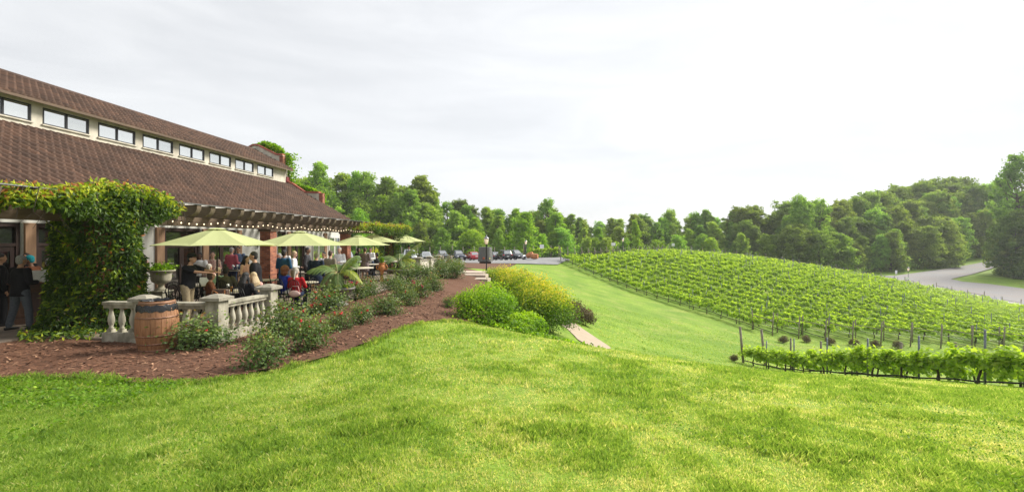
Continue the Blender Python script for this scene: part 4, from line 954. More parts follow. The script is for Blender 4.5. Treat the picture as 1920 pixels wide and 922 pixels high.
for i, (u, v, Y, hh) in enumerate(hedge):
    x = (u - 960) / F * Y; s_, l_, _ = YH[i % 3]; g_ = Z(x, Y); o = empty('yellow_shrub', (x, Y, g_), i * 1.3); topv = [500, 505, 512, 522, 528, 545][i]; h = CAMZ - (topv - HOR) / F * Y - g_
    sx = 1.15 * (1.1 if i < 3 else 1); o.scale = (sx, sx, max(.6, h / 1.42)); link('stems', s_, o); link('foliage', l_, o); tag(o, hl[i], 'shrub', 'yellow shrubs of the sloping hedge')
BB = [bush(100 + i, 1.2, 1.2, .9, 2600, .05, T_QUAD, lumps=26, mat_='barberry') for i in range(2)]
bar = [(1074, 574, 29, 34, 30, 'dark reddish bush farthest up the path'), (1080, 590, 26, 36, 32, 'dark reddish bush second up the path beside the hedge'), (1092, 588, 27, 30, 30, 'dark reddish bush with red blooms above the path bend'), (1096, 600, 25.5, 34, 34, 'nearest dark reddish bush on the path bank')]
for i, (u, v, Y, wp, hp, lab) in enumerate(bar):
    x = (u - 960) / F * Y; o = empty('barberry_bush', (x, Y, Z(x, Y)), i); o.scale = (wp / F * Y / 1.1, wp / F * Y / 1.1, hp / F * Y / .95); link('stems', BB[i % 2][0], o); link('foliage', BB[i % 2][1], o); tag(o, lab, 'bush')
    for fl in (flowers_mesh(i, BB[0][2], .9, 7, .05, M['flower_red']) if i == 2 else []): link('bloom', fl, o)
for i, q in enumerate(np.linspace(0, 1, 12)):     # low barberry line behind the hedge
    u = 965 + 85 * q; Y = 33 - 10 * q; x = (u - 960) / F * Y + .5; o = empty('barberry_bush', (x, Y, Z(x, Y)), i); topv = 500 + 56 * q; h = max(.4, CAMZ - (topv - HOR) / F * Y - Z(x, Y)); o.scale = (.7, .7, h / .95)
    link('stems', BB[i % 2][0], o); link('foliage', BB[i % 2][1], o); tag(o, 'low brown red bush in the line behind the yellow hedge', 'bush', 'low bushes behind the yellow hedge')
for i, (u, v) in enumerate(((1468, 642), (1512, 641), (1556, 645), (1602, 648), (1643, 650), (1683, 652), (1376, 676))):    # small dead looking bushes at the row ends
    x, y = on_ground(u, v, 15, 60); o = empty('withered_rose', (x, y, Z(x, y)), i); o.scale = (.9, .9, 1.0); o.scale = (.6, .6, .72) if i < 6 else (.35, .35, .45)
    link('stems', BB[i % 2][0], o); link('foliage', BB[i % 2][1], o); tag(o, 'small brown bush standing below the vineyard end posts' if i < 6 else 'tiny brown weed clump left of the foreground end post', 'bush', 'brown bushes below the end posts' if i < 6 else None)
# round yellow green bush seen past the terrace
x, y = at(703, 40); s_, l_, _ = YH[1]; o = empty('yellow_shrub', (x, y, Z(x, y))); o.scale = (.7, .7, 1.05); link('stems', s_, o); link('foliage', l_, o); tag(o, 'round yellow green bush seen between the far umbrellas', 'shrub')

# ------------------------------------------------------------------ climbing vines on the pergola
def climber(name, label, sc0, s_lo, s_hi, col_s, ztop, zlow, tp0, tp1, colr, n_top, n_col, leaf, seed, foot=True, ground=True):
    r = np.random.default_rng(seed); P = []; Nn = []; Rn = []
    # canopy on top, hanging over the front
    s = r.uniform(s_lo, s_hi, n_top); q = (s - s_lo) / (s_hi - s_lo)
    t = tp0 + (tp1 - tp0) * r.uniform(0, 1, n_top) ** .8
    bumpy = (fbm(s, t, 1.3, 1) - .5) * .5 + (fbm(s, t, 4, 3) - .5) * .25
    edge = np.clip(np.minimum(q, 1 - q) * 3.2, 0, 1) ** .6; near = np.exp(-((s - col_s) / 1.0) ** 2)
    front_ = r.random(n_top) < .55
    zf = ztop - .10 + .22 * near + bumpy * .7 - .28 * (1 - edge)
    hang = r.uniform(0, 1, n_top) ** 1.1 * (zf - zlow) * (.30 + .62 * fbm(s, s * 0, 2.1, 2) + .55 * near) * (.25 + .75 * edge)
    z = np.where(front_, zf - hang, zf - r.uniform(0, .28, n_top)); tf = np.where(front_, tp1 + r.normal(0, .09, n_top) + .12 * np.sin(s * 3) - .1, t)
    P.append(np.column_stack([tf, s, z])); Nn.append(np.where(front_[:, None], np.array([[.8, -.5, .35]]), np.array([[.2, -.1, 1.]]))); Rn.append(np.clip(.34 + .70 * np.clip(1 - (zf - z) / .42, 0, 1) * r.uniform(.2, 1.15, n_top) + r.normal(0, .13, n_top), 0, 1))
    # column
    a = r.uniform(0, 2 * math.pi, n_col); zz = r.uniform(0.0, 1, n_col) * (ztop - .1)
    rad = colr * (1 + .22 * np.sin(2 * a + zz) + .25 * (fbm(a * 1.2, zz, 1.6, 4) - .4) + .25 * np.exp(-((zz - .1) / .35) ** 2) + .42 * (zz / ztop) ** 3) * (.80 + .2 * r.uniform(0, 1, n_col) ** .5)
    P.append(np.column_stack([TP - .2 + rad * np.cos(a), col_s + rad * np.sin(a), zz + .03])); Nn.append(np.column_stack([np.cos(a), np.sin(a), np.full(n_col, .45)]))
    lump = fbm(a * 1.3 + 5, zz * 1.4, 2.2, 2)
    Rn.append(np.clip(.05 + .62 * lump + r.normal(0, .12, n_col) + (r.random(n_col) < .05) * .4 + (r.random(n_col) < .015) * .6, 0, 1))
    if foot:
        m_ = 1100; a = r.uniform(0, 6.28, m_); rr = colr * (1 + .9 * r.uniform(0, 1, m_) * (.5 + .5 * np.cos(a + .9))); P.append(np.column_stack([TP - .2 + rr * np.cos(a), col_s - .1 + rr * np.sin(a), r.uniform(.05, .22, m_)])); Nn.append(np.tile([[.2, -.2, 1.]], (m_, 1))); Rn.append(np.clip(r.normal(.5, .2, m_), 0, 1))
    P = np.concatenate(P); Nn = unit(np.concatenate(Nn)); Rn = np.concatenate(Rn); S = leaf * r.uniform(.6, 1.35, len(P))
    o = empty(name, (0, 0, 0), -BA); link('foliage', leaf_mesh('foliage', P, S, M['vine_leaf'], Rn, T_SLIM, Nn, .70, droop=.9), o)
    b = MB()
    for k in range(9):
        a = r.uniform(0, 6.28); rr = colr * .62; pts = [(TP - .2 + (rr + .05 * math.sin(z * 3 + k)) * math.cos(a + z * .35), col_s + (rr + .05 * math.sin(z * 2 + k)) * math.sin(a + z * .35), z) for z in np.linspace(-.05, ztop, 9)]
        b.tube(pts, [.035 - .002 * j for j in range(9)], 5)
    for k in range(22):
        s0 = r.uniform(s_lo, s_hi); t0 = tp1 + r.normal(0, .1); b.tube([(t0, s0, ztop - .2), (t0 + .1 * r.normal(), s0 + .15 * r.normal(), ztop - .7), (t0 + .1 * r.normal(), s0 + .2 * r.normal(), ztop - r.uniform(.8, 1.2))], [.009, .006, .003], 4)
    b.build('stems', M['vinebark'], o)
    return tag(o, label, 'climbing vine')
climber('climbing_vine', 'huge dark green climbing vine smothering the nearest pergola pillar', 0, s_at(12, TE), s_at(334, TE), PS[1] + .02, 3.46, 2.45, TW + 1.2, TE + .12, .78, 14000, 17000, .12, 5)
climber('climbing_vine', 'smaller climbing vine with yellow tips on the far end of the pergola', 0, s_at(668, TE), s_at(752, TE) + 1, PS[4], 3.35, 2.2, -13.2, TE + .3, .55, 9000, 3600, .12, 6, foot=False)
# vine hugging the far gable
q_ = []
for k in range(5200):
    if random.random() < .55: u = random.gauss(532, 9 + 3 * random.random()); v = random.uniform(288, 352); hw = (v - 288) / 64
    else: u = random.uniform(462, 532); v = 287 - 17 * math.sin(math.pi * min(1, max(0, (u - 460) / 76))) + random.uniform(-3, 10); hw = .3
    s = S1 + .35 + random.uniform(0, .7); t, z = tz(u, v, s); q_.append((t, s, z))
for k in range(1300):
    u = random.gauss(602, 4); v = random.uniform(362, 402); s = S1 + .35 + random.uniform(0, .5); t, z = tz(u, v, s); q_.append((t, s, z))
for k in range(700):
    u = random.uniform(545, 600); v = 338 + (u - 545) * .42 + random.uniform(-1, 8); s = S1 + .38 + random.uniform(0, .3); t, z = tz(u, v, s); q_.append((t, s, z))
q_ = np.array(q_); o = empty('climbing_vine', (0, 0, 0), -BA); link('foliage', leaf_mesh('foliage', q_, rng.uniform(.12, .26, len(q_)), M['green_leaf'], np.clip(rng.normal(.45, .2, len(q_)), 0, 1), T_LEAF, None, .8), o)
for k in range(5): MB().tube([tz(534 + 3 * k, 350, S1 + .5)[:1] + (S1 + .5, 0.0), (tz(534 + 2 * k, 320, S1 + .5)[0], S1 + .5, tz(534, 320, S1 + .5)[1]), (tz(520, 285, S1 + .5)[0], S1 + .5, tz(520, 285, S1 + .5)[1])], [.05, .035, .02], 5).build('stem', M['vinebark'], o)
tag(o, 'bright green creeper spilling over the far gable parapet', 'climbing vine')

# ------------------------------------------------------------------ grass
def dens_pts(y0, y1, n, xk=1.22):
    y = rng.uniform(y0 ** .8, y1 ** .8, n) ** (1 / .8); x = rng.uniform(-xk, xk, n) * y; return x, y
gp = []
for y0, y1, n, hh, ww in ((2.3, 3.6, 130000, .046, .0052), (3.6, 5.5, 140000, .050, .0072), (5.5, 8.5, 130000, .053, .010), (8.5, 13, 90000, .055, .018), (13, 22, 70000, .05, .03), (22, 40, 70000, .05, .055)):
    x, y = dens_pts(y0, y1, n); gp.append(np.column_stack([x, y, np.full(n, hh), np.full(n, ww)]))
gp = np.concatenate(gp)
mul_in = inside([tuple(p) for p in MUL], gp[:, 0], gp[:, 1]) ; t_, s_ = ts(gp[:, 0], gp[:, 1])
keep = ~mul_in & ~((t_ < -7.0) & (s_ > 8.2)) & ~((gp[:, 0] < -2.2) & (gp[:, 1] > 11.5))
keep &= ~inside([(1.0, 17.4), (4.4, 17.4), (4.4, 26), (1.0, 26)], gp[:, 0], gp[:, 1])
gp = gp[keep]
# ragged edge tufts along the mulch border
e = np.array(MUL[:88]); k_ = rng.integers(0, len(e) - 1, 16000); f_ = rng.random(16000)[:, None]; ep = e[k_] * (1 - f_) + e[k_ + 1] * f_ + rng.normal(size=(16000, 2)) * .055
gp = np.concatenate([gp, np.column_stack([ep, np.full(16000, .085), np.full(16000, .010)])])
X_, Y_ = gp[:, 0], gp[:, 1]; zg = zt(X_, Y_) + (fbm(X_, Y_, .9, 2) - .5) * .05
clump = fbm(X_, Y_, 3.5, 0); patchy = fbm(X_, Y_, .38, 3); mid = fbm(X_, Y_, 1.3, 5)
keep = rng.random(len(X_)) < np.clip(.5 + 1.1 * clump, 0, 1); X_, Y_, zg, clump, patchy, mid, gp = [a[keep] for a in (X_, Y_, zg, clump, patchy, mid, gp)]
n = len(X_); dry = np.clip((patchy - .48) * 4.0 + .5 * np.exp(-((Y_ - 5.2) / 1.8) ** 2 - ((X_ - 1.5) / 3.5) ** 2) + (mid - .5) * 3.0 + (fbm(X_, Y_, 4, 4) - .5) * 1.5, 0, 1) * np.clip((X_ + 6) / 6, .25, 1)
rnd = np.clip(.38 + rng.normal(0, .19, n) + .40 * dry - .30 * (clump - .5) + .5 * (fbm(X_, Y_, 9, 1) - .5) + .0, 0, 1)
tuft = np.clip((fbm(X_, Y_, 2.2, 2) - .60) * 8, 0, .45); h = gp[:, 2] * (.45 + .75 * clump + tuft) * rng.uniform(.6, 1.4, n) * (1 - .35 * dry); w = gp[:, 3] * rng.uniform(.7, 1.3, n)
a = rng.uniform(0, 2 * math.pi, n); ln = rng.uniform(.1, .75, n) * h; b_ = rng.uniform(0, 2 * math.pi, n)
V = np.zeros((n, 4, 3)); base = np.column_stack([X_, Y_, zg - .008]); dx = np.column_stack([np.cos(a), np.sin(a), np.zeros(n)]) * (w / 2)[:, None]
V[:, 0] = base - dx; V[:, 1] = base + dx; m_ = base + np.column_stack([np.cos(b_) * ln * .35, np.sin(b_) * ln * .35, h * .6])
V[:, 2] = m_ + dx * .75; V[:, 3] = base + np.column_stack([np.cos(b_) * ln, np.sin(b_) * ln, h])
Fq = (np.arange(n)[:, None] * 4 + np.array([[0, 1, 2, 3]]))
o = link('grass', np_mesh('grass', V.reshape(-1, 3), Fq, M['grass_blade'], {'rnd': rnd})); tag(o, 'mown lawn grass with yellow dry patches in the foreground', 'grass', kind='stuff')
# broad leaved weeds at the left and clover
wn = 7000; x = np.concatenate([rng.uniform(-9.5, -4.6, wn), rng.uniform(-5, 7, 26000)]); y = np.concatenate([5.3 + rng.random(wn) * 1.55, rng.uniform(2.5, 7, 26000)])
wm = fbm(x, y, 1.1, 4); k_ = ((wm > .50) & (rng.random(len(x)) < np.where(x < -4.6, .45, .95))); x, y = x[k_], y[k_]; k_ = ~inside(MUL, x, y); x, y = x[k_], y[k_]
left = x < -4.6
o = link('weeds', leaf_mesh('weeds', np.column_stack([x, y, zt(x, y) + rng.uniform(.02, .06, len(x)) + .03 * left]), np.where(left, rng.uniform(.025, .06, len(x)), rng.uniform(.012, .028, len(x))), M['green_leaf'], np.clip(rng.normal(.22, .14, len(x)), 0, 1), T_LEAF, np.tile([[0, 0, 1.]], (len(x), 1)), .6)); tag(o, 'broad leaved weeds and clover growing through the lawn', 'weeds', kind='stuff')
# mulch chips
cn = 26000; y = rng.uniform(6.6, 20, cn); x = rng.uniform(-13, 0, cn); t_, s_ = ts(x, y); k_ = inside(MUL, x, y) & ~((t_ < -7.0) & (s_ > 9.1)) & ~((t_ < -11.4) & (s_ > 8.2)); x, y = x[k_], y[k_]
T_CHIP = (np.array([[-.16, -.5, 0], [.16, -.5, 0], [.13, .5, .05], [-.13, .5, .05]]), np.array([[0, 1, 2, 3]]))
M['chip'] = leafmat('mulch_chip', [(0, (.05, .024, .015)), (.6, (.17, .078, .044)), (1, (.38, .22, .13))], 0.0, rough=.9)
o = link('mulch_chips', leaf_mesh('mulch_chips', np.column_stack([x, y, zt(x, y) + .05 + (fbm(x, y, 2.2, 0) - .5) * .09 + rng.uniform(.004, .022, len(x))]), rng.uniform(.04, .10, len(x)), M['chip'], np.clip(rng.normal(.5, .25, len(x)), 0, 1), T_CHIP, np.tile([[0, 0, 1.]], (len(x), 1)), .35)); tag(o, 'loose brown bark chips strewn over the planting bed', 'mulch', kind='stuff')

# ------------------------------------------------------------------ terrace furniture
def place(u, Y): x, y = at(u, Y); return x, y, PZ
# balustrade
def baluster_mesh():
    return MB().box((0, 0, .03), (.11, .11, .06)).lathe([(.045, .06), (.05, .09), (.032, .11), (.05, .17), (.066, .24), (.062, .31), (.042, .39), (.030, .46), (.034, .49), (.046, .505), (.046, .53)], 12).box((0, 0, .545), (.10, .10, .03)).mesh('baluster', [M['stone_white']])
BAL = baluster_mesh()
bal = empty('stone_balustrade', (0, 0, 0)); tag(bal, 'weathered white stone balustrade with turned balusters and square posts round the terrace corner', 'balustrade')
PA, PB = (-6.30, 9.72), (-6.12, 11.45); PC = (-9.0, 9.93); PM = (-7.95, 9.85)
def bpost(x, y, rz, h=.93, base=-.02, w=.30):
    q = MB().box((0, 0, (h + base) / 2), (w, w, h - base)).box((0, 0, base + .06), (w + .05, w + .05, .12)); q = q.build('post', M['stone_white'], bal, (x, y, 0), rz, bevel=.008)
    c = MB(); e = w / 2 + .075; c.add([(i * e, j * e, h + .002) for i, j in ((-1, -1), (1, -1), (1, 1), (-1, 1))] + [(i * e, j * e, h + .065) for i, j in ((-1, -1), (1, -1), (1, 1), (-1, 1))] + [(i * .07, j * .07, h + .13) for i, j in ((-1, -1), (1, -1), (1, 1), (-1, 1))],
                            [(3, 2, 1, 0), (0, 1, 5, 4), (1, 2, 6, 5), (2, 3, 7, 6), (3, 0, 4, 7), (4, 5, 9, 8), (5, 6, 10, 9), (6, 7, 11, 10), (7, 4, 8, 11), (8, 9, 10, 11)])
    c.build('post_cap', M['cap_stone'], q)
def rail(a, b, sp=.205, w=.30):
    a, b = np.array(a), np.array(b); L_ = np.linalg.norm(b - a); az = math.atan2(b[1] - a[1], b[0] - a[0]); m_ = (a + b) / 2; l = L_ - w
    MB().box((0, 0, .845), (l, .20, .07)).box((0, 0, .775), (l, .13, .07)).build('top_rail', M['stone_white'], bal, (m_[0], m_[1], 0), az, bevel=.01)
    MB().box((0, 0, .10), (l, .20, .24)).build('bottom_rail', M['stone_white'], bal, (m_[0], m_[1], 0), az, bevel=.01)
    n = int(l / sp)
    for i in range(n):
        p = a + (b - a) / L_ * (w / 2 + l * (i + .5) / n); link('baluster', BAL, bal, (p[0], p[1], .22 if True else 0), az)
r1 = math.atan2(PB[1] - PA[1], PB[0] - PA[0])
bpost(*PA, r1); bpost(*PB, r1, .98); bpost(*PM, 0.0, .90, w=.26)
rail(PA, PB); rail(PC, PM); rail(PM, PA)
# far balustrade with solid panels
fb = empty('stone_balustrade', (0, 0, 0)); tag(fb, 'distant white stone balustrade posts with panels at the far end of the terrace', 'balustrade')
bal_keep = bal; bal = fb
fp = [(-6.28, 30.6), (-5.93, 32.6), (-5.62, 34.6)]
for p in fp: bpost(p[0], p[1], r1, .98, -.05, .34)
for p, q in zip(fp[:-1], fp[1:]):
    m_ = ((p[0] + q[0]) / 2, (p[1] + q[1]) / 2); L_ = math.hypot(q[0] - p[0], q[1] - p[1]) - .34; az = math.atan2(q[1] - p[1], q[0] - p[0])
    MB().box((0, 0, .42), (L_, .14, .80)).build('panel', M['stucco'], fb, (m_[0], m_[1], 0), az); MB().box((0, 0, .86), (L_, .26, .08)).build('top_rail', M['cap_stone'], fb, (m_[0], m_[1], 0), az)
bal = bal_keep

# oak barrel used as a bin
def barrel(name, x, y, label, r0=.285, r1=.355, h=.93, mats=('oak', 'hoop'), lined=False, rz=0, tilt=None, z=None):
    o = empty(name, (x, y, (Z(x, y) + .05) if z is None else z), rz)
    prof = [(r0 + (r1 - r0) * math.sin(math.pi * q), h * q) for q in np.linspace(0, 1, 11)]
    b = MB(); n = 26; rings = []
    for r, z_ in prof:
        ring = []
        for k in range(n):
            for f in (.04, .96): a = 2 * math.pi * (k + f) / n; ring.append((r * math.cos(a), r * math.sin(a), z_))
            a = 2 * math.pi * (k + 1) / n; ring.append(((r - .006) * math.cos(a), (r - .006) * math.sin(a), z_))
        rings.append(ring)
    b.loft(rings, 0, False, cap=not lined)
    if lined: b.loft([[(p[0] * .93, p[1] * .93, p[2]) for p in rings[-1]], [(p[0] * .93, p[1] * .93, h * .3) for p in rings[-1]]][::-1], 0, False, cap=False); b.loft([rings[-1], [(p[0] * .93, p[1] * .93, p[2]) for p in rings[-1]]], 0, False, cap=False)
    b.build('staves', M[mats[0]], o)
    for q, wd in ((.03, .035), (.16, .03), (.32, .03), (.68, .03), (.84, .03), (.965, .035)):
        ra = r0 + (r1 - r0) * math.sin(math.pi * (q - wd / 2 / h)) + .004; rb_ = r0 + (r1 - r0) * math.sin(math.pi * (q + wd / 2 / h)) + .004
        MB().lathe([(ra - .004, h * q - wd / 2), (ra, h * q - wd / 2), (rb_, h * q + wd / 2), (rb_ - .004, h * q + wd / 2)], 36, cap=False).build('hoop', M[mats[1]], o)
    if lined:
        rr = r0 + .012; b = MB(); n = 40
        def ring(r, z_, amp, za=0): return [((r + amp * math.sin(k * 2.7) + amp * .6 * math.sin(k * 5.1)) * math.cos(2 * math.pi * k / n), (r + amp * math.sin(k * 2.7) + amp * .6 * math.sin(k * 5.1)) * math.sin(2 * math.pi * k / n), z_ + za * math.sin(k * 1.9)) for k in range(n)]
        b.loft([ring(rr + .035, h * .80, .005, .018), ring(rr + .030, h * .87, .006), ring(rr + .012, h * .93, .006, .012)], 0, True, False)
        b.loft([ring(rr - .02, h + .012, .004, .01), ring(rr - .045, h + .01, .006, .01), ring(rr - .055, h * .8, .012), ring(rr - .06, h * .45, .012)][::-1], 0, True, False); b.build('bin_liner', M['bag_black'], o)
    tag(o, label, 'barrel'); return o
M['oak'] = mat('oak', (.34, .165, .075), .6, nscale=5, col2=(.22, .10, .045), bump=.2, stretch=(6, 6, .7))
M['hoop'] = mat('hoop', (.25, .13, .08), .5, metal=.3, nscale=12, namt=.15)
M['oak_grey'] = mat('oak_grey', (.27, .22, .17), .8, nscale=5, col2=(.18, .14, .11), stretch=(6, 6, .7))
M['hoop_grey'] = mat('hoop_grey', (.14, .14, .14), .5, metal=.5, nscale=12, namt=.15)
x, y = at(295, 8.95); barrel('oak_barrel', x, y, 'brown oak barrel with a black bin liner beside the vine covered pillar', lined=True, h=.97)
x, y = at(827, 52); barrel('oak_barrel', x, y, 'grey oak barrel at the lot edge in front of the black car', mats=('oak_grey', 'hoop_grey'))
x, y = at(843, 51); barrel('oak_barrel', x, y, 'reddish oak barrel at the lot edge right of the grey one', mats=('oak_grey', 'hoop_grey'))
for u, Y, rx, lab in ((996, 72, 90, 'orange barrel lying on its side at the gravel edge'), (988, 73, 68, 'orange barrel leaning against the one lying on its side')):
    x, y = at(u, Y); o = barrel('oak_barrel', x, y, lab, .36, .45, 1.1, ('terracotta', 'hoop')); o.rotation_euler = (R(rx), 0, R(70)); o.location.z = Z(x, y) + .6

# big wooden vat sign in the mulch ring
x, y = at(910, 60); gz_ = Z(x, y) + .05; o = empty('wine_vat', (x, y, gz_), R(0)); tag(o, 'large grey wooden wine vat with metal hoops standing by the gravel lot', 'wine vat')
def ringv(r, z_, n=30): return [(r * math.cos(2 * math.pi * k / n), r * math.sin(2 * math.pi * k / n), z_) for k in range(n)]
MB().loft([ringv(.97, .28), ringv(.96, .8), ringv(.91, 1.5), ringv(.86, 2.15)], 0, False).build('staves', M['grey_wood'], o)
for z_ in (.36, .62, .95, 1.2, 1.45, 1.66, 1.86, 2.05):
    r = np.interp(z_, [.28, .8, 1.5, 2.15], [.97, .96, .91, .86]) + .014; MB().lathe([(r - .01, z_ - .03), (r, z_ - .03), (r - .004, z_ + .03), (r - .014, z_ + .03)], 36, cap=False).build('hoop', M['hoop_grey'], o)
MB().box((0, -.45, .14), (1.5, .16, .28)).build('bearer', M['dark_post'], o); MB().box((0, .45, .14), (1.5, .16, .28)).build('bearer', M['dark_post'], o)
M['orange'] = mat('orange_badge', (.45, .11, .04), .6, nscale=9, namt=.15); M['yellow'] = mat('yellow_badge', (.6, .6, .25), .6, nscale=9, namt=.1)
e_ = MB().lathe([(.02, 0), (.15, 0), (.15, .03), (.02, .03)], 20).build('round_emblem', M['orange'], o, (-.15, -.965, .72)); e_.rotation_euler = (R(90), 0, 0)
e_ = MB().box((0, 0, 0), (.2, .03, .24)).build('small_notice', M['yellow'], o, (.62, -.76, .70), R(38))

# lamp posts
def lamp_post(u, Y, h, label, m='iron', k=1.0):
    x, y = at(u, Y); o = empty('lamp_post', (x, y, Z(x, y))); tag(o, label, 'lamp post')
    mm = M[m]; hp = h - .62 * k
    MB().lathe([(.12, -.1), (.12, .12), (.085, .2), (.07, .45), (.045, .55), (.04, hp * .98), (.055, hp), (.03, hp + .06)], 12).build('pole', mm, o)
    L0 = hp + .06; MB().lathe([(.05, L0), (.10 * k, L0 + .05), (.10 * k, L0 + .06)], 8).build('lamp_base', mm, o)
    g = MB().lathe([(.085 * k, L0 + .06), (.135 * k, L0 + .36 * k)], 6).build('lamp_glass', M['lampglass'], o)
    b = MB()
    for q in range(6):
        a = q * math.pi / 3; b.tube([(.088 * k * math.cos(a), .088 * k * math.sin(a), L0 + .06), (.138 * k * math.cos(a), .138 * k * math.sin(a), L0 + .36 * k)], .008, 4)
    b.build('lamp_frame', mm, g)
    MB().lathe([(.17 * k, L0 + .362 * k), (.15 * k, L0 + .40 * k), (.06 * k, L0 + .50 * k), (.02, L0 + .52 * k), (.03, L0 + .55 * k), (.006, L0 + .62 * k)], 6).build('lamp_roof', M['grey_metal'], o); return o
M['lampglass'] = mat('lampglass', (.85, .72, .55), .3, nscale=5, namt=.03, emis=((1, .75, .5), .25))
lamp_post(912, 34, 3.0, 'black lamp post with a glass lantern in front of the wine vat', k=1.25)
lamp_post(986, 76, 3.4, 'distant grey lamp post behind the lying orange barrels', 'steel_post', 1.5)
lamp_post(1168, 92, 3.6, 'distant lamp post standing behind the vineyard posts', 'steel_post', 1.5)
lamp_post(1703, 90, 3.3, 'small lamp post beside the gravel road junction', 'steel_post', 1.5)
def post_sign(u, Y, h, w, hh, label, two=False):
    x, y = at(u, Y); o = empty('post_sign', (x, y, Z(x, y))); tag(o, label, 'sign')
    MB().tube([(0, 0, -.2), (0, 0, h)], .035, 6).build('post', M['post_wood'], o); MB().box((0, -.05, h - hh / 2), (w, .03, hh)).build('sign_board', M['white_sign'], o, bevel=.004)
post_sign(1016, 84, 2.6, .75, .7, 'small white sign on a post right of the lying barrels'); post_sign(1150, 90, 2.6, .8, .6, 'small white sign behind the upper vineyard posts')
post_sign(1262, 94, 2.4, .6, .6, 'tiny white sign on the vineyard crest'); post_sign(1680, 103, 1.4, .5, .8, 'little white notice on the far side of the road junction'); post_sign(1700, 86, 1.5, .7, .35, 'low white plate at the foot of the road lamp post')

# bollards, steps
def bollard(u, Y, vtop, label):
    x, y = at(u, Y); g_ = Z(x, y); h = CAMZ - (vtop - HOR) / F * Y - g_; o = empty('bollard', (x, y, g_)); tag(o, label, 'bollard', 'dark wooden bollards along the garden steps')
    MB().lathe([(.11, -.2), (.105, h - .12), (.105, h - .12)], 12).build('post', M['dark_post'], o); MB().lathe([(.135, h - .12), (.14, h - .04), (.10, h)], 12).build('cap', M['dark_post'], o)
bollard(905, 28.5, 514, 'dark wooden bollard beside the top garden steps')
bollard(961, 27, 508, 'dark bollard farthest up behind the yellow hedge'); bollard(991, 25.4, 522, 'dark bollard second behind the yellow hedge')
bollard(1021, 23.8, 535, 'dark bollard third behind the yellow hedge'); bollard(1050, 22.2, 548, 'dark bollard nearest behind the yellow hedge')
st = empty('garden_steps', (0, 0, 0)); tag(st, 'pale stone garden steps at the top of the mulch bed', 'steps')
for i, (u, Y, z_, w_) in enumerate(((890, 30.6, .26, 1.7), (884, 29.5, .12, 1.8), (888, 28.3, -.02, 1.7), (897, 26.8, -.16, 1.3))):
    x, y = at(u, Y); g_ = Z(x, y); MB().box((0, 0, -.10), (w_, .95, .22)).build('step', M['step_stone'], st, (x, y, g_ + .30 - .07 * i), R(-8), bevel=.012)
for i, (x, y) in enumerate(((2.0, 25.6), (2.25, 26.4))): MB().box((0, 0, 0), (1.3, .7, .2)).build('step', M['step_stone'], st, (x, y, Z(x, y) + .1 + .05 * i), R(20), bevel=.012)

# umbrellas
M['canvas'] = leafmat('umbrella_canvas', [(0, (.62, .67, .33)), (1, (.62, .67, .33))], .4, rough=.8, tmul=(1.1, 1.1, .8))
M['canvas'].node_tree.nodes['Principled BSDF'].inputs['Specular IOR Level'].default_value = .1
def umbrella(u, Y, vap, rad, label, rz=0.3, drop=.46):
    x, y = at(u, Y); zt_ = CAMZ + (HOR - vap) / F * Y; h = zt_ - PZ; o = empty('patio_umbrella', (x, y, PZ), rz); tag(o, label, 'umbrella', 'green patio umbrellas on the terrace')
    n = 8; mb = MB(); rings = []
    for q, z_ in ((.13, h - .07), (.30, h - .07 - drop * .17), (.55, h - .07 - drop * .46), (.80, h - .07 - drop * .74), (1.0, h - .07 - drop * .93)):
        ring = []
        for k in range(n):
            for f in (0, .25, .5, .75):
                a0, a1 = 2 * math.pi * k / n, 2 * math.pi * (k + 1) / n; px = math.cos(a0) * (1 - f) + math.cos(a1) * f; py = math.sin(a0) * (1 - f) + math.sin(a1) * f
                sag = math.sin(math.pi * f); ring.append((px * rad * q * (1 - .03 * sag * q), py * rad * q * (1 - .03 * sag * q), z_ - .035 * sag * q * (1 if q < 1 else -.3)))
        rings.append(ring)
    c = mb.loft(rings, 0, False, cap=False).build('canopy', M['canvas'], o)
    v = MB(); v.loft([[(.25 * rad * p[0] / (rad * 1.0) / 1, .25 * rad * p[1] / (rad * 1.0), h - .045) for p in [(math.cos(2 * math.pi * k / n) , math.sin(2 * math.pi * k / n)) for k in range(n)]], [(.12 * math.cos(2 * math.pi * k / n), .12 * math.sin(2 * math.pi * k / n), h - .012) for k in range(n)], [(.02 * math.cos(2 * math.pi * k / n), .02 * math.sin(2 * math.pi * k / n), h) for k in range(n)]], 0, False, cap=False).build('vent_cap', M['canvas'], c)
    MB().lathe([(.022, .1), (.022, h - .03)], 10).build('pole', M['iron'], o)
    MB().lathe([(.24, 0), (.24, .04), (.10, .09), (.035, .12), (.035, .3)], 16).build('base', M['iron'], o)
    for k in range(n):
        a = 2 * math.pi * k / n; MB().tube([(.03 * math.cos(a), .03 * math.sin(a), h - .09), (rad * .98 * math.cos(a), rad * .98 * math.sin(a), h - .085 - drop * .93)], .008, 4).build('rib', M['iron'], o)
    return o
umbrella(407, 13.0, 427, 1.62, 'nearest green umbrella, over the black hatted man', .2)
umbrella(563, 15.6, 433, 1.70, 'second nearest green umbrella, in front of the brick pillars', .05)
umbrella(672, 22.5, 441, 1.55, 'green umbrella over the round table right of the palm', .35)
umbrella(702, 28.0, 439, 1.62, 'green umbrella behind the round table umbrella', .2)
umbrella(739, 33.0, 442, 1.55, 'green umbrella fourth along, behind the second palm', .3)
umbrella(761, 36.0, 441, 1.60, 'farthest green umbrella above the second palm', .1)

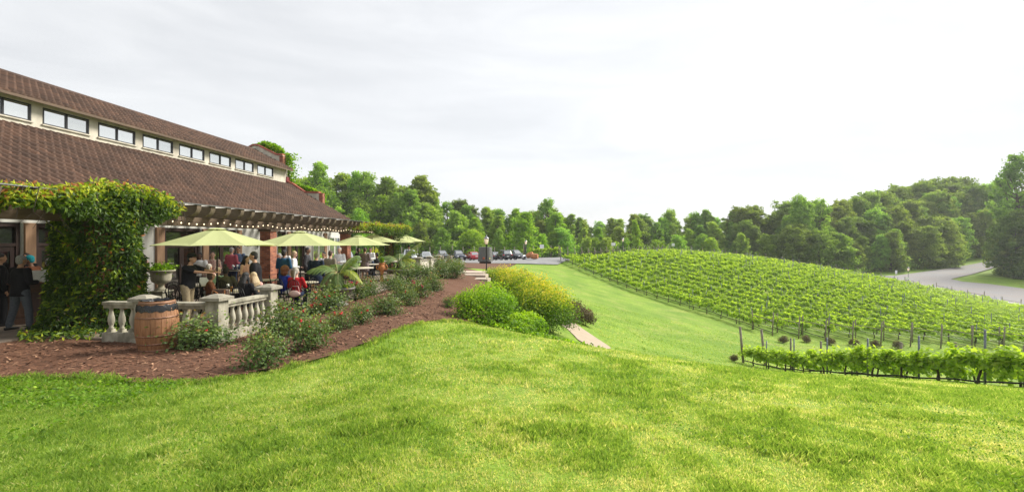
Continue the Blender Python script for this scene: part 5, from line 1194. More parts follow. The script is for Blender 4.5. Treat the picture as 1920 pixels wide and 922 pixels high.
# tables and chairs
def table(u, Y, r=.45, h=.74, label='', group='round patio tables'):
    x, y, z = place(u, Y); o = empty('patio_table', (x, y, z)); tag(o, label, 'table', group)
    MB().lathe([(r - .03, h - .035), (r, h - .03), (r, h - .006), (r - .01, h)], 28).build('table_top', M['table_stone'], o)
    MB().lathe([(r - .06, h - .055), (r - .06, h - .036)], 20).build('top_frame', M['iron'], o)
    for k in range(4):
        a = k * math.pi / 2 + .4; MB().tube([(.30 * math.cos(a), .30 * math.sin(a), 0), (.22 * math.cos(a), .22 * math.sin(a), .12), (.06 * math.cos(a), .06 * math.sin(a), .35), (.20 * math.cos(a), .20 * math.sin(a), h - .05)], .014, 6).build('leg', M['iron'], o)
    return o
def make_chair():
    o = empty('patio_chair', (0, 0, 0)); m = M['iron']
    MB().lathe([(.20, .43), (.215, .44), (.20, .455)], 20).build('seat', m, o)
    for sx in (-1, 1):
        MB().tube([(sx * .17, .17, .44), (sx * .19, .20, .22), (sx * .20, .23, 0)], .012, 6).build('leg', m, o); MB().tube([(sx * .16, -.15, .44), (sx * .18, -.20, .2), (sx * .19, -.26, 0)], .012, 6).build('leg', m, o)
        MB().tube([(sx * .19, -.17, .62), (sx * .25, -.02, .66), (sx * .24, .16, .64), (sx * .18, .17, .46)], .011, 6).build('armrest', m, o)
    b = MB().tube([(-.17, -.16, .44), (-.20, -.20, .7), (-.14, -.24, .90), (0, -.25, .96), (.14, -.24, .90), (.20, -.20, .7), (.17, -.16, .44)], .013, 6)
    for q in (-.10, -.035, .035, .10): b.tube([(q, -.17, .45), (q * 1.3, -.21, .7), (q * .8, -.245, .93)], .007, 5)
    b.tube([(.07 * math.cos(a), -.215, .70 + .07 * math.sin(a)) for a in np.linspace(0, 6.28, 13)], .008, 5)
    b.build('backrest', m, o); return o
chair0 = make_chair(); first_chair = [True]
def chair(u, Y, rz, label, dx=0, dy=0, xyz=None):
    x, y, z = xyz or place(u, Y); o = chair0 if first_chair[0] else copy_tree(chair0); first_chair[0] = False
    o.location = (x + dx, y + dy, z); o.rotation_euler = (0, 0, rz); return tag(o, label, 'chair', 'black iron patio chairs')
tb1 = table(378, 14.6, .55, .74, 'round table with papers under the nearest umbrella')
tb2 = table(436, 12.9, .50, .72, 'low round table with drinks behind the balustrade')
tb3 = table(572, 15.4, .42, .74, 'small round table beside the woman in the red top')
tb4 = table(668, 21.6, .80, .86, 'big round stone table with shakers right of the palm')
tb5 = table(700, 25.2, .62, .84, 'round stone table beside the terracotta urn'); tb6 = table(737, 29.5, .9, .82, 'long pale table at the far umbrellas')
tb7 = table(572, 19.5, .5, .80, 'pale table between the standing guests and the wall'); tb8 = table(440, 18.6, .45, .95, 'tall table with a drinks tray by the man in the red shirt')
tb9 = table(499, 15.9, .4, .78, 'small white table against the first brick pillar')
chair(340, 12.4, R(-90), 'empty iron chair with curved back at the left of the first umbrella'); chair(358, 13.6, R(200), 'iron chair half hidden behind the hatted man'); chair(328, 13.4, R(30), 'iron chair by the door behind the stone urn')
chair(577, 14.5, R(60), 'empty iron chair right of the woman in red'); chair(520, 15.8, R(-60), 'iron chair between brick pillar and seated women'); chair(650, 20.6, R(10), 'iron chair pushed under the big round stone table')
chair(690, 22.2, R(120), 'iron chair on the right of the big round stone table'); chair(722, 26.6, R(90), 'iron chair behind the terracotta urn'); chair(748, 27.8, R(180), 'iron chair left of the second palm bowl'); chair(640, 22.8, R(200), 'iron chair behind the big round table'); chair(768, 30.2, R(100), 'iron chair behind the second palm bowl')
chair(757, 32.4, R(30), 'iron chair farthest along the terrace'); chair(600, 18.3, R(80), 'iron chair behind the person in navy'); chair(682, 27.0, R(20), 'iron chair by the patterned dress')

# bar counter
xa, ya, xb, yb = -14.6, 9.75, -12.15, 12.0; L_ = math.hypot(xb - xa, yb - ya); az = math.atan2(yb - ya, xb - xa)
o = empty('bar_counter', ((xa + xb) / 2, (ya + yb) / 2, PZ), az); tag(o, 'brown panelled wooden bar counter left of the vine covered pillar', 'bar counter')
MB().box((0, .28, .51), (L_, .5, 1.02)).build('carcass', M['bar_wood'], o); MB().box((0, .26, 1.04), (L_ + .12, .66, .05)).build('counter_top', M['bar_wood'], o, bevel=.01); MB().box((0, .01, .08), (L_ + .02, .05, .14)).build('plinth', M['bar_wood'], o)
n = 5
for k in range(n):
    c = -L_ / 2 + L_ * (k + .5) / n; w_ = L_ / n - .14; f = MB()
    for sx in (-1, 1): f.box((c + sx * w_ / 2, .012, .55), (.06, .03, .72))
    for z_ in (.22, .88): f.box((c, .013, z_), (w_ - .06, .03, .06))
    f.build('panel', M['bar_wood'], o); MB().box((c, .022, .55), (w_ * .40, .012, .5)).build('panel_field', M['door_wood'], o)

# urn planter
def urn(u, Y, label, k=1.0, m='stone_white'):
    x, y, z = place(u, Y); o = empty('stone_urn', (x, y, z)); o.scale = (k, k, k); tag(o, label, 'urn')
    MB().box((0, 0, .08), (.50, .50, .16)).box((0, 0, .36), (.38, .38, .40)).box((0, 0, .585), (.46, .46, .05)).build('pedestal', M[m], o, bevel=.01)
    MB().lathe([(.16, .61), (.17, .64), (.085, .70), (.07, .78), (.12, .82), (.23, .88), (.26, .95), (.27, 1.12), (.29, 1.17), (.36, 1.20), (.37, 1.235), (.32, 1.24), (.30, 1.18)], 24).build('bowl', M[m], o)
    P = rng.normal(size=(900, 3)) * np.array([.15, .15, .07]) + np.array([0, 0, 1.29]); link('foliage', leaf_mesh('foliage', P, rng.uniform(.03, .06, 900), M['green_leaf'], np.clip(rng.normal(.35, .2, 900), 0, 1), T_QUAD), o)
    return o
urn(302, 14.0, 'white stone urn with green plants on a pedestal near the doors')
# terracotta urn with handles
x, y, z = place(716, 24.0); o = empty('terracotta_urn', (x, y, z)); o.scale = (.62, .62, .86); tag(o, 'orange terracotta urn with twin handles and a clipped green plant', 'urn')
MB().lathe([(.20, 0), (.22, .06), (.13, .14), (.10, .35), (.13, .50), (.20, .54)], 16).build('pedestal', M['terracotta'], o)
MB().lathe([(.12, .54), (.15, .58), (.27, .72), (.30, .86), (.24, .98), (.20, 1.03), (.28, 1.08), (.29, 1.12), (.22, 1.11)], 18).build('urn_body', M['terracotta'], o)
for sx in (-1, 1): MB().tube([(sx * .27, 0, .72), (sx * .42, 0, .74), (sx * .47, 0, .88), (sx * .38, 0, 1.0), (sx * .25, 0, .97)], .045, 8).build('handle', M['terracotta'], o)
P = unit(rng.normal(size=(700, 3))) * .17 + np.array([0, 0, 1.28]); link('foliage', leaf_mesh('foliage', P, rng.uniform(.03, .06, 700), M['green_leaf'], rng.random(700) * .6, T_QUAD), o)

# potted palms
def palm(u, Y, label, rimz, rr, fronds, seed, trunk=.38):
    r = np.random.default_rng(seed); x, y, z = place(u, Y); o = empty('potted_palm', (x, y, z)); tag(o, label, 'potted palm')
    MB().lathe([(.30, 0), (.32, .06), (.16, .14), (.13, .22), (.22, .30), (rr * .72, rimz - .22), (rr * .86, rimz - .08), (rr, rimz - .06), (rr, rimz), (rr * .88, rimz - .005), (rr * .84, rimz - .05)], 30).build('bowl', M['concrete'], o)
    MB().lathe([(rr * .86, rimz - .06), (rr * .5, rimz + .01), (.05, rimz + .05)], 24, cap=False).build('soil', M['soil'], o)
    P = rng.normal(size=(500, 3)) * np.array([rr * .38, rr * .38, .02]) + np.array([0, 0, rimz + .03]); link('moss', leaf_mesh('moss', P, rng.uniform(.02, .05, 500), M['green_leaf'], rng.random(500), T_QUAD), o)
    MB().lathe([(.13, rimz), (.15, rimz + .12), (.11, rimz + trunk * .7), (.06, rimz + trunk)], 12).build('trunk', M['vinebark'], o)
    for (az_, L_, up_, dr, tone) in fronds:
        L_ *= .78
        a = R(az_); pts = []
        for q in np.linspace(0, 1, 12): pts.append(np.array([math.cos(a) * L_ * q, math.sin(a) * L_ * q, rimz + trunk + L_ * (up_ * q - dr * q * q)]))
        pts = np.array(pts); P = []; V = []; k_ = 0; side = np.array([-math.sin(a), math.cos(a), 0])
        for i, q in enumerate(np.linspace(.16, .99, 46)):
            c = np.array([np.interp(q, np.linspace(0, 1, 12), pts[:, j]) for j in range(3)]); tg = np.array([math.cos(a), math.sin(a), up_ - 2 * dr * q]); tg /= np.linalg.norm(tg)
            ll = L_ * .42 * math.sin(math.pi * min(1, q * .8 + .14)) + .05
            for sg in (-1, 1):
                d = side * sg * .75 + tg * .65 + np.array([0, 0, -.25 - .35 * r.random()]); d /= np.linalg.norm(d); wv = tg * .016
                m1 = c + d * ll * .5 + np.array([0, 0, .02]); tip = c + d * ll + np.array([0, 0, -.12 * ll]); V += [c - wv * .5, c + wv * .5, m1 + wv, m1 - wv, m1 - wv, m1 + wv, tip + wv * .2, tip - wv * .2]; k_ += 2
        V = np.array(V); Fq = np.arange(len(V)).reshape(-1, 4)
        fo = link('frond', np_mesh('frond', V, Fq, M['palm_leaf'], {'rnd': np.clip(tone + rng.normal(0, .1, len(Fq)), 0, 1)}), o)
        MB().tube([tuple(p) for p in pts], [.016 - .0011 * j for j in range(12)], 5).build('midrib', M['palm_stem'], fo)
    return o
M['palm_stem'] = mat('palm_stem', (.30, .30, .10), .6, nscale=9, namt=.15)
palm(634, 14.9, 'drooping palm in a wide stone bowl at the terrace edge', .62, .54, [(195, 1.15, .95, .75, .25), (172, .9, 1.3, .9, .3), (20, .95, .95, 1.25, .95), (-20, 1.0, 1.1, 1.2, .8), (-70, .8, .9, 1.5, .4), (-100, .75, .8, 1.6, .3), (60, 1.0, 1.5, .7, .35), (120, .95, 1.3, .9, .3), (75, 1.1, 1.1, .6, .5), (-140, .8, 1.0, 1.6, .35), (5, .7, 1.6, .6, .6)], 3)
palm(748, 24.8, 'feathery palm in a low bowl near the terracotta urn', .60, .85, [(185, 1.35, .8, .55, .3), (160, 1.2, 1.0, .7, .35), (10, 1.1, .8, .7, .9), (30, 1.25, 1.2, .6, .6), (60, 1.0, 1.1, .9, .5), (-150, 1.1, .9, 1.1, .3), (-60, .9, .8, 1.2, .3), (100, 1.3, 1.1, .7, .3), (-10, 1.1, .5, .7, .75), (15, 1.5, 1.25, .35, .7)], 4)

# small things on the tables
def glass(x, y, z, label, m='glass_clear', stem=True):
    o = empty('drink_glass', (x, y, z)); tag(o, label, 'glass')
    if stem: MB().lathe([(.032, 0), (.03, .005), (.005, .01), (.005, .09), (.03, .11), (.038, .15), (.03, .20), (.028, .20)], 12).build('glass_body', M['glass_clear'], o)
    else: MB().lathe([(.03, 0), (.038, .14), (.036, .14)], 12).build('glass_body', M[m], o)
    return o
X0, Y0 = at(436, 12.9)[0], 12.9
glass(X0 + .12, Y0 - .25, .784, 'amber drink in a glass on the low table behind the balustrade', 'beer', False); glass(X0 + .30, Y0 - .1, .784, 'second amber drink glass on the low table', 'beer', False); glass(X0 - .1, Y0 - .05, .784, 'stemmed glass on the low table behind the balustrade')
X1 = at(440, 18.6)[0]; o = empty('serving_tray', (X1 + .1, 18.4, PZ + .955)); tag(o, 'dark round tray on the tall table by the red shirted man', 'tray'); MB().lathe([(.20, 0), (.27, .02), (.28, .035), (.26, .03), (.19, .008)], 20).build('tray_body', M['iron'], o)
for i, (dx, dy) in enumerate(((-.05, 0), (.1, .05), (.04, -.12))): glass(X1 + .1 + dx, 18.4 + dy, PZ + .965, 'stemmed glass standing on the dark round tray', 'glass_clear')['group'] = 'glasses on the tray'
o = empty('menu_sheet', (at(383, 14.4)[0], 14.4, .815), R(20)); tag(o, 'white menu sheet propped up on the paper strewn table', 'menu'); MB().add([(-.14, 0, 0), (.14, 0, 0), (.14, .07, .22), (-.14, .07, .22), (-.14, .006, 0), (.14, .006, 0), (.14, .076, .22), (-.14, .076, .22)], [(0, 1, 2, 3), (7, 6, 5, 4), (0, 3, 7, 4), (1, 5, 6, 2), (3, 2, 6, 7), (0, 4, 5, 1)]).build('sheet', M['paper'], o)
o = empty('menu_stand', (at(85, 11.9)[0], 11.75, PZ + 1.07), R(25)); tag(o, 'white framed notice standing on the bar counter', 'notice'); MB().box((0, 0, .15), (.30, .02, .30)).build('sheet', M['paper'], o, bevel=.004)
# handbag
M['leather'] = mat('leather', (.06, .03, .018), .5, nscale=18, namt=.2); M['strap'] = mat('strap', (.42, .16, .05), .5, nscale=10, namt=.1); M['bag_pink'] = mat('bag_pink', (.62, .42, .38), .6, nscale=10, namt=.06)
x, y, z = place(414, 11.3); o = empty('handbag', (x, y, .72), R(5)); tag(o, 'brown handbag with tan straps hanging on a chair behind the balustrade', 'handbag')
MB().box((0, 0, .13), (.40, .16, .30), taper=.86).build('bag_body', M['leather'], o, bevel=.03)
for sy in (-1, 1): MB().tube([(-.13, sy * .085, .05), (-.14, sy * .09, .26), (-.04, sy * .10, .10 + .1), (.05, sy * .10, .12), (.14, sy * .09, .26), (.13, sy * .085, .05)], .011, 5).build('strap', M['strap'], o)
chair(414, 11.6, R(180), 'iron chair behind the balustrade carrying the brown handbag')
x, y, z = place(552, 13.75); o = empty('handbag', (x, y, .60), R(-5)); tag(o, 'pale pink shoulder bag hanging behind the woman in red', 'handbag'); MB().ball((0, 0, 0), (.19, .06, .10), 14, 9).build('bag_body', M['bag_pink'], o); MB().tube([(-.17, 0, .04), (-.1, .03, .22), (.1, .03, .22), (.17, 0, .04)], .01, 5).build('strap', M['bag_pink'], o)

# cars
M['tyre'] = mat('tyre', (.015, .015, .015), .85, nscale=20, namt=.1); M['rim'] = mat('rim', (.45, .45, .46), .3, metal=.9, nscale=10, namt=.05); M['carglass'] = glass_mat('car_glass', .55, (.02, .02, .022))
M['headlight'] = mat('headlight', (.7, .72, .75), .1, nscale=9, namt=.03); M['taillight'] = mat('taillight', (.45, .01, .01), .2, nscale=9, namt=.05); M['plate'] = mat('plate', (.75, .75, .75), .5, nscale=9, namt=.03)
def paint(n, c): m = mat('paint_' + n, c, .25, metal=.35, nscale=4, namt=.03); m.node_tree.nodes['Principled BSDF'].inputs['Coat Weight'].default_value = .8; return m
def car(u, Y, heading, colr, kind, label):
    x, y = at(u, Y); o = empty('parked_car', (x, y, Z(x, y) + .12), R(heading)); tag(o, label, 'car', 'cars parked on the gravel lot')
    pm = paint('car', colr); suv = kind == 'suv'; H = 1.68 if suv else 1.45; L_ = 4.6; W = .92; g_ = .22 if suv else .17; belt = 1.05 if suv else .92
    # lower body rings along length (front = -y)
    st_ = [(-2.3, .52, .62, .80), (-2.22, .40, .80, .90), (-1.9, .24, .90, .95), (-1.1, g_, belt - .03, 1.0), (-.6, g_, belt, 1.0), (.9, g_, belt + .02, 1.0), (1.8, g_, belt + (.02 if suv else 0), .99), (2.15, .30, belt - .04, .95), (2.28, .45, belt - .22, .86)]
    rings = []
    for (yy, z0, z1, wf) in st_:
        w = W * wf; rings.append([(-w * .9, yy, z0), (-w, yy, z0 + .12), (-w * 1.0, yy, (z0 + z1) / 2), (-w * .95, yy, z1 - .08), (-w * .84, yy, z1), (w * .84, yy, z1), (w * .95, yy, z1 - .08), (w, yy, (z0 + z1) / 2), (w, yy, z0 + .12), (w * .9, yy, z0)])
    body = MB().loft(rings, 0, True).build('body', pm, o, bevel=0)
    r0, r1 = (-.25, 1.75) if suv else (-.05, .95); b0, b1 = (-1.05, 2.15) if suv else (-.95, 1.75)
    cab = [];
    for (z_, ya, yb_, w) in ((belt - .02, b0, b1, .80), (belt + .22, b0 + (r0 - b0) * .5, b1 + (r1 - b1) * .5, .75), (H - .06, r0 - .05, r1 + .05, .64), (H, r0 + .15, r1 - .15, .56)):
        cab.append([(-w, ya + .1, z_), (-w * .8, ya, z_), (w * .8, ya, z_), (w, ya + .1, z_), (w, yb_ - .1, z_), (w * .8, yb_, z_), (-w * .8, yb_, z_), (-w, yb_ - .1, z_)])
    MB().loft(cab, 0, False).build('cabin', pm, o)
    zb_, zt_ = belt + .03, H - .10; f = (zt_ - belt) / (H - .06 - belt)
    def yy(z_, a, b_): return a + (b_ - a) * (z_ - belt) / (H - .06 - belt)
    for sg, a, b_ in ((-1, b0, r0 - .05), (1, b1, r1 + .05)):
        q = [(-.60, yy(zb_, a, b_) + sg * .018, zb_), (.60, yy(zb_, a, b_) + sg * .018, zb_), (.50, yy(zt_, a, b_) + sg * .018, zt_), (-.50, yy(zt_, a, b_) + sg * .018, zt_)]
        MB().add(q + [(p[0], p[1] - sg * .01, p[2]) for p in q], [(0, 1, 2, 3), (7, 6, 5, 4), (0, 4, 5, 1), (2, 6, 7, 3), (1, 5, 6, 2), (0, 3, 7, 4)]).build('windscreen' if sg < 0 else 'rear_window', M['carglass'], o)
    for sx in (-1, 1):
        q = [(sx * .792, b0 + .35, zb_), (sx * .792, b1 - .30, zb_), (sx * .665, r1 - .12, zt_), (sx * .665, r0 + .12, zt_)]; q = [(p[0] * 1.012, p[1], p[2]) for p in q]
        MB().add(q + [(p[0] * .985, p[1], p[2]) for p in q], [(0, 1, 2, 3), (7, 6, 5, 4), (0, 4, 5, 1), (2, 6, 7, 3), (1, 5, 6, 2), (0, 3, 7, 4)]).build('side_window', M['carglass'], o)
        MB().ball((sx * .98, -.75, belt + .03), (.10, .06, .07), 8, 6).build('mirror', pm, o)
        MB().ball((sx * .66, -2.22, .70), (.20, .09, .075), 10, 6).build('headlight', M['headlight'], o); MB().ball((sx * .72, 2.21, belt - .14), (.17, .08, .08), 10, 6).build('tail_light', M['taillight'], o)
        for wy in (-1.40, 1.42):
            w_ = MB(); w_.loft([[(sx * xx, wy + rr * math.cos(a), .34 + rr * math.sin(a) - .12) for a in np.linspace(0, 2 * math.pi, 21)[:-1]] for xx, rr in ((.72, .30), (.74, .34), (.90, .34), (.93, .31))][::sx], 0, True)
            w_ = w_.build('wheel', M['tyre'], o); MB().loft([[(sx * xx, wy + rr * math.cos(a), .22 + rr * math.sin(a)) for a in np.linspace(0, 2 * math.pi, 15)[:-1]] for xx, rr in ((.92, .22), (.942, .20))][::sx], 0, False).build('rim', M['rim'], w_)
    MB().box((0, -2.26, .50), (1.1, .12, .22)).build('grille', M['iron'], o, bevel=.03); MB().box((0, -2.335, .48), (.42, .02, .12)).build('number_plate', M['plate'], o); MB().box((0, 2.285, .70), (.42, .03, .13)).build('number_plate', M['plate'], o)
    return o
car(799, 79, 15, (.42, .44, .46), 'sedan', 'silver car behind the far balustrade')
car(828, 79, 28, (.015, .018, .02), 'suv', 'black tall car with its bonnet towards the road, leftmost dark one')
car(858, 78, 24, (.012, .020, .045), 'suv', 'dark navy car beside the red car')
car(885, 78, 205, (.42, .012, .02), 'sedan', 'red saloon car seen from behind')
car(926, 80, 200, (.04, .045, .05), 'sedan', 'dark car half hidden by the wine vat')
car(944, 77, 200, (.015, .016, .02), 'suv', 'black car seen from behind right of the wine vat')
car(966, 78, 32, (.05, .06, .07), 'suv', 'dark grey car at the right end of the parking row')
car(650, 62, 20, (.35, .36, .38), 'sedan', 'pale car glimpsed through the terrace beyond the pillars')
car(768, 60, 15, (.55, .56, .60), 'suv', 'white car glimpsed behind the second palm')
# grey service pole past the terrace
x, y = at(724, 38); o = empty('service_pole', (x, y, Z(x, y))); tag(o, 'plain grey pole standing behind the far umbrellas', 'pole'); MB().tube([(0, 0, -.2), (0, 0, 2.6)], .12, 12).build('pole', M['steel_post'], o); MB().lathe([(.14, 2.6), (.14, 2.66), (.05, 2.72)], 12).build('pole_cap', M['steel_post'], o)

# ------------------------------------------------------------------ people
def cloth(c, n='cloth', r=.85, c2=None, sc_=40): return mat(n, c, r, nscale=sc_ if c2 else 25, namt=.08, col2=c2, bump=.25, bscale=30, spec=.2, detail=2 if c2 else 6)
SK = {'pale': (.60, .36, .26), 'tan': (.42, .23, .14), 'brown': (.20, .10, .055), 'dark': (.085, .042, .026)}
SKM = {k: mat('skin_' + k, v, .55, nscale=20, namt=.05) for k, v in SK.items()}
HR = {'black': (.012, .010, .010), 'brown': (.06, .03, .018), 'grey': (.30, .29, .28), 'blond': (.48, .36, .20), 'auburn': (.20, .07, .03), 'ash': (.40, .36, .30)}
HRM = {k: mat('hair_' + k, v, .6, nscale=60, namt=.25, bump=.6, bscale=80, stretch=(3, 3, .4)) for k, v in HR.items()}
M['eye'] = mat('eye_dark', (.01, .01, .01), .2, nscale=9, namt=.1); M['lip'] = mat('lip', (.35, .10, .09), .5, nscale=9, namt=.1); M['shoe'] = mat('shoe', (.012, .012, .012), .35, nscale=9, namt=.1)
M['sung'] = mat('sunglasses', (.008, .008, .008), .1, nscale=9, namt=.1)
pend = []
def remesh_obj(mb, vox):
    me = bpy.data.meshes.new('tmp'); me.from_pydata(mb.v, [], mb.f); o = bpy.data.objects.new('tmp', me); col.objects.link(o)
    m = o.modifiers.new('r', 'REMESH'); m.mode = 'VOXEL'; m.voxel_size = vox; m.use_smooth_shade = True
    s = o.modifiers.new('s', 'SMOOTH'); s.iterations = 2; s.factor = .5
    return o
ARMS = {'down': ((.06, -.03, -.30), (.05, .06, -.55)), 'front': ((.06, .0, -.29), (-.06, .24, -.30)), 'up': ((.08, .12, -.26), (-.08, .22, -.02)), 'hip': ((.18, -.06, -.26), (.03, .07, -.40)),
        'reach': ((.02, .27, -.10), (-.04, .54, -.13)), 'chest': ((.10, .06, -.28), (-.15, .20, -.15)), 'lap': ((.06, .02, -.28), (-.04, .24, -.38)), 'table': ((.07, .12, -.26), (-.06, .36, -.27)), 'back': ((.12, -.10, -.26), (-.05, -.12, -.45))}
def person(u, Y, face, label, top, bottom, hair, skin='tan', pose='stand', h=1.75, arms=('down', 'down'), hairstyle='short', sleeves='long', jacket=False, skirt=None, lean=0, wide=.0, turn=0, hat=None, build=1.0, glasses=False, z0=PZ, extra=None, shorts=False):
    x, y = at(u, Y); k = h / 1.75; o = empty('person', (x, y, z0), R(face)); tag(o, label, 'person', None)
    sit = pose == 'sit'; hz = .52 if sit else .95; sz = hz + .49
    W_ = build
    def up(p):       # lean the upper body about the hips
        dz = p[2] - hz
        if dz <= 0: return p
        a = R(lean); return (p[0], p[1] + dz * math.sin(a), hz + dz * math.cos(a) + (p[1]) * -math.sin(a) * 0)
    hipx = .095 * W_
    legs = []
    for sx in (-1, 1):
        if sit: legs.append([(sx * hipx, .0, hz), (sx * (hipx + .04), .42, hz + .0), (sx * (hipx + .03), .44 + .04 * sx, .10)])
        else:
            sp_ = wide * sx; st_ = .06 * sx * (1 if not wide else .3); legs.append([(sx * hipx, 0, hz), (sx * (hipx + .01) + sp_ * .5, .02 + st_ * .5, .51), (sx * (hipx + .015) + sp_, -.02 + st_, .09)])
    sh = [(sx * .185 * W_, 0, sz) for sx in (-1, 1)]; ar = []
    for i, sx in enumerate((-1, 1)):
        e, w = ARMS[arms[i]]; S_ = sh[i]; E = (S_[0] + sx * e[0], e[1], sz + e[2]); Wr = (S_[0] + sx * w[0], w[1], sz + w[2]); ar.append([up(S_), up(E), up(Wr)])
    hc = up((0, .03, sz + .23)); nk = up((0, .0, sz + .03)); th = R(turn)
    def torso(mb, g=0., z0_=None, z1_=None, flare=0):
        prof = [(hz - .07, .155, .115), (hz + .02, .165, .12), (hz + .14, .140, .105), (hz + .30, .160, .118), (hz + .42, .175, .112), (sz + .02, .125, .085), (sz + .06, .058, .058)]
        if z0_ is not None: prof = [(z0_, .165 + flare, .125 + flare * .6)] + [p for p in prof if p[0] > z0_ + .02]
        if z1_ is not None: prof = [p for p in prof if p[0] <= z1_]
        rings = []
        for (z_, rx, ry) in prof:
            c = up((0, 0, z_)); rings.append([(c[0] + (rx * W_ + g) * math.cos(a), c[1] + (ry * W_ + g) * math.sin(a), c[2]) for a in [2 * math.pi * q / 14 for q in range(14)]])
        mb.loft(rings, 0)
    def limb(mb, pts, rad, g=0.):
        for a, b, ra, rb_ in zip(pts[:-1], pts[1:], rad[:-1], rad[1:]):
            mb.tube([a, b], [ra + g, rb_ + g], 10); mb.ball(b, rb_ + g, 8, 6)
        mb.ball(pts[0], rad[0] + g, 8, 6)
    # body
    b = MB(); torso(b)
    for i in (0, 1):
        limb(b, ar[i], (.052, .040, .027)); limb(b, legs[i], (.088, .056, .040))
        E, Wr = Vector(ar[i][1]), Vector(ar[i][2]); d = (Wr - E).normalized(); b.tube([Wr, Wr + d * .05, Wr + d * .095], [(.026, .02), (.042, .018), (.036, .014)], 8)
        an = Vector(legs[i][2]); b.tube([an + Vector((0, -.06, -.045)), an + Vector((0, .06, -.05)), an + Vector((.01, .17, -.06))], [(.040, .035), (.046, .03), (.035, .02)], 8)
    b.tube([nk, Vector(nk) * .5 + Vector(hc) * .5, hc], [.058, .052, .05], 10)
    c_, s_ = math.cos(th), math.sin(th)
    def hd(p): return (hc[0] + p[0] * c_ - p[1] * s_, hc[1] + p[0] * s_ + p[1] * c_, hc[2] + p[2])
    def hball(mb, p, r, **q):
        n0 = len(mb.v); mb.ball((0, 0, 0), r, 12, 9, **q); mb.v[n0:] = [hd((v[0] + p[0], v[1] + p[1], v[2] + p[2])) for v in mb.v[n0:]]
    hball(b, (0, 0, .02), (.078, .095, .105)); hball(b, (0, .03, -.055), (.055, .062, .062)); hball(b, (0, .095, -.015), (.014, .022, .024))
    for sx in (-1, 1): hball(b, (sx * .08, -.005, -.01), (.014, .022, .03))
    items = [('body', b, .017, SKM[skin])]
    def after(mb):       # fingers, eyes, mouth
        for i, sx in enumerate((-1, 1)):
            E, Wr = Vector(ar[i][1]), Vector(ar[i][2]); d = (Wr - E).normalized(); side = d.cross(Vector((0, 0, 1))); 
            if side.length < .1: side = Vector((0, 1, 0))
            side.normalize(); pn = side.cross(d).normalized(); p0 = Wr + d * .085
            for q, l in zip((-.027, -.009, .009, .027), (.060, .072, .068, .052)):
                mb.tube([p0 + side * q, p0 + side * q * 1.1 + d * l * .5 - pn * .006, p0 + side * q + d * l * .85 - pn * .025 * 1.0], [.0095, .009, .007], 6)
            mb.tube([Wr + d * .035 + side * (.03 * -sx), Wr + d * .065 + side * (.055 * -sx) - pn * .01, Wr + d * .095 + side * (.058 * -sx) - pn * .02], [.012, .011, .008], 6)
        for sx in (-1, 1): hball(mb, (sx * .030, .088, .012), (.011, .008, .008), mi=1)
        hball(mb, (0, .088, -.062), (.022, .010, .006), mi=2)
    # clothes
    t = MB(); torso(t, .014 if not jacket else .024, z0_=(hz - .13 if (jacket and not sit) else None), flare=.02 if jacket else 0)
    if sit and False: pass
    for i in (0, 1):
        S_, E, Wr = [Vector(p) for p in ar[i]]; g = .016 if not jacket else .022
        if sleeves == 'long': limb(t, [S_, E, E.lerp(Wr, .93)], (.056, .043, .034), g)
        elif sleeves == 'short': limb(t, [S_, S_.lerp(E, .75)], (.056, .050), .018)
        else: t.ball(S_, .05, 8, 6)
    items.append(('jacket' if jacket else ('dress' if skirt else 'shirt'), t, .018, top))
    if skirt:
        sk = MB(); zl = skirt
        if not sit:
            sk.lathe([(.155 * W_ + .02, hz + .05), (.19 * W_ + .02, hz - .1), (.23, zl)], 18, sy=.8); items.append(('skirt', sk, .02, bottom))
        else: 
            for i in (0, 1): limb(sk, legs[i][:2], (.10, .085), .015)
            sk.ball((0, 0, hz), (.18, .14, .10)); items.append(('skirt', sk, .02, bottom))
    else:
        pn = MB(); rings = []
        for (z_, rx, ry) in ((hz - .08, .15, .115), (hz + .05, .165, .122)): rings.append([(rx * W_ * math.cos(a) + .012 * math.cos(a), ry * W_ * math.sin(a) + .012 * math.sin(a), z_) for a in [2 * math.pi * q / 14 for q in range(14)]])
        pn.loft(rings, 0)
        for i in (0, 1):
            A, K, An = [Vector(p) for p in legs[i]]
            limb(pn, [A, K] if shorts else [A, K, K.lerp(An, .95)], (.094, .066) if shorts else (.094, .064, .052), .015)
        items.append(('trousers' if not shorts else 'shorts', pn, .018, bottom))
    if not (skirt and False):
        for i in (0, 1):
            an = Vector(legs[i][2]); s2 = MB().tube([an + Vector((0, -.085, -.05)), an + Vector((0, .04, -.045)), an + Vector((.01, .13, -.055)), an + Vector((.01, .20, -.065))], [(.042, .038), (.052, .045), (.052, .032), (.038, .02)], 10); items.append(('shoe', s2, .014, M['shoe']))
    # hair
    if hairstyle != 'bald' or hair:
        hb = MB()
        if hairstyle in ('short', 'long', 'bun', 'bob', 'pony'):
            hball(hb, (0, -.018, .045), (.086, .100, .095)); hball(hb, (0, -.05, -.01), (.078, .065, .085))
        if hairstyle == 'long':
            a = hd((0, -.06, .0)); e = up((0, -.13, sz - .20)); m_ = up((0, -.12, sz + .06)); hb.tube([a, m_, e], [(.09, .06), (.12, .055), (.08, .03)], 10)
            for sx in (-1, 1): a = hd((sx * .075, -.005, .0)); e = up((sx * .11, .02, sz - .03)); hb.tube([a, e], [(.03, .035), (.035, .025)], 8)
        if hairstyle == 'bob': hball(hb, (0, -.03, -.02), (.105, .09, .10))
        if hairstyle == 'bun': hball(hb, (0, -.06, .15), (.055, .055, .05))
        if hairstyle == 'pony': a = hd((0, -.10, .03)); e = up((0, -.16, sz + .0)); hb.tube([a, e], [.035, .02], 8)
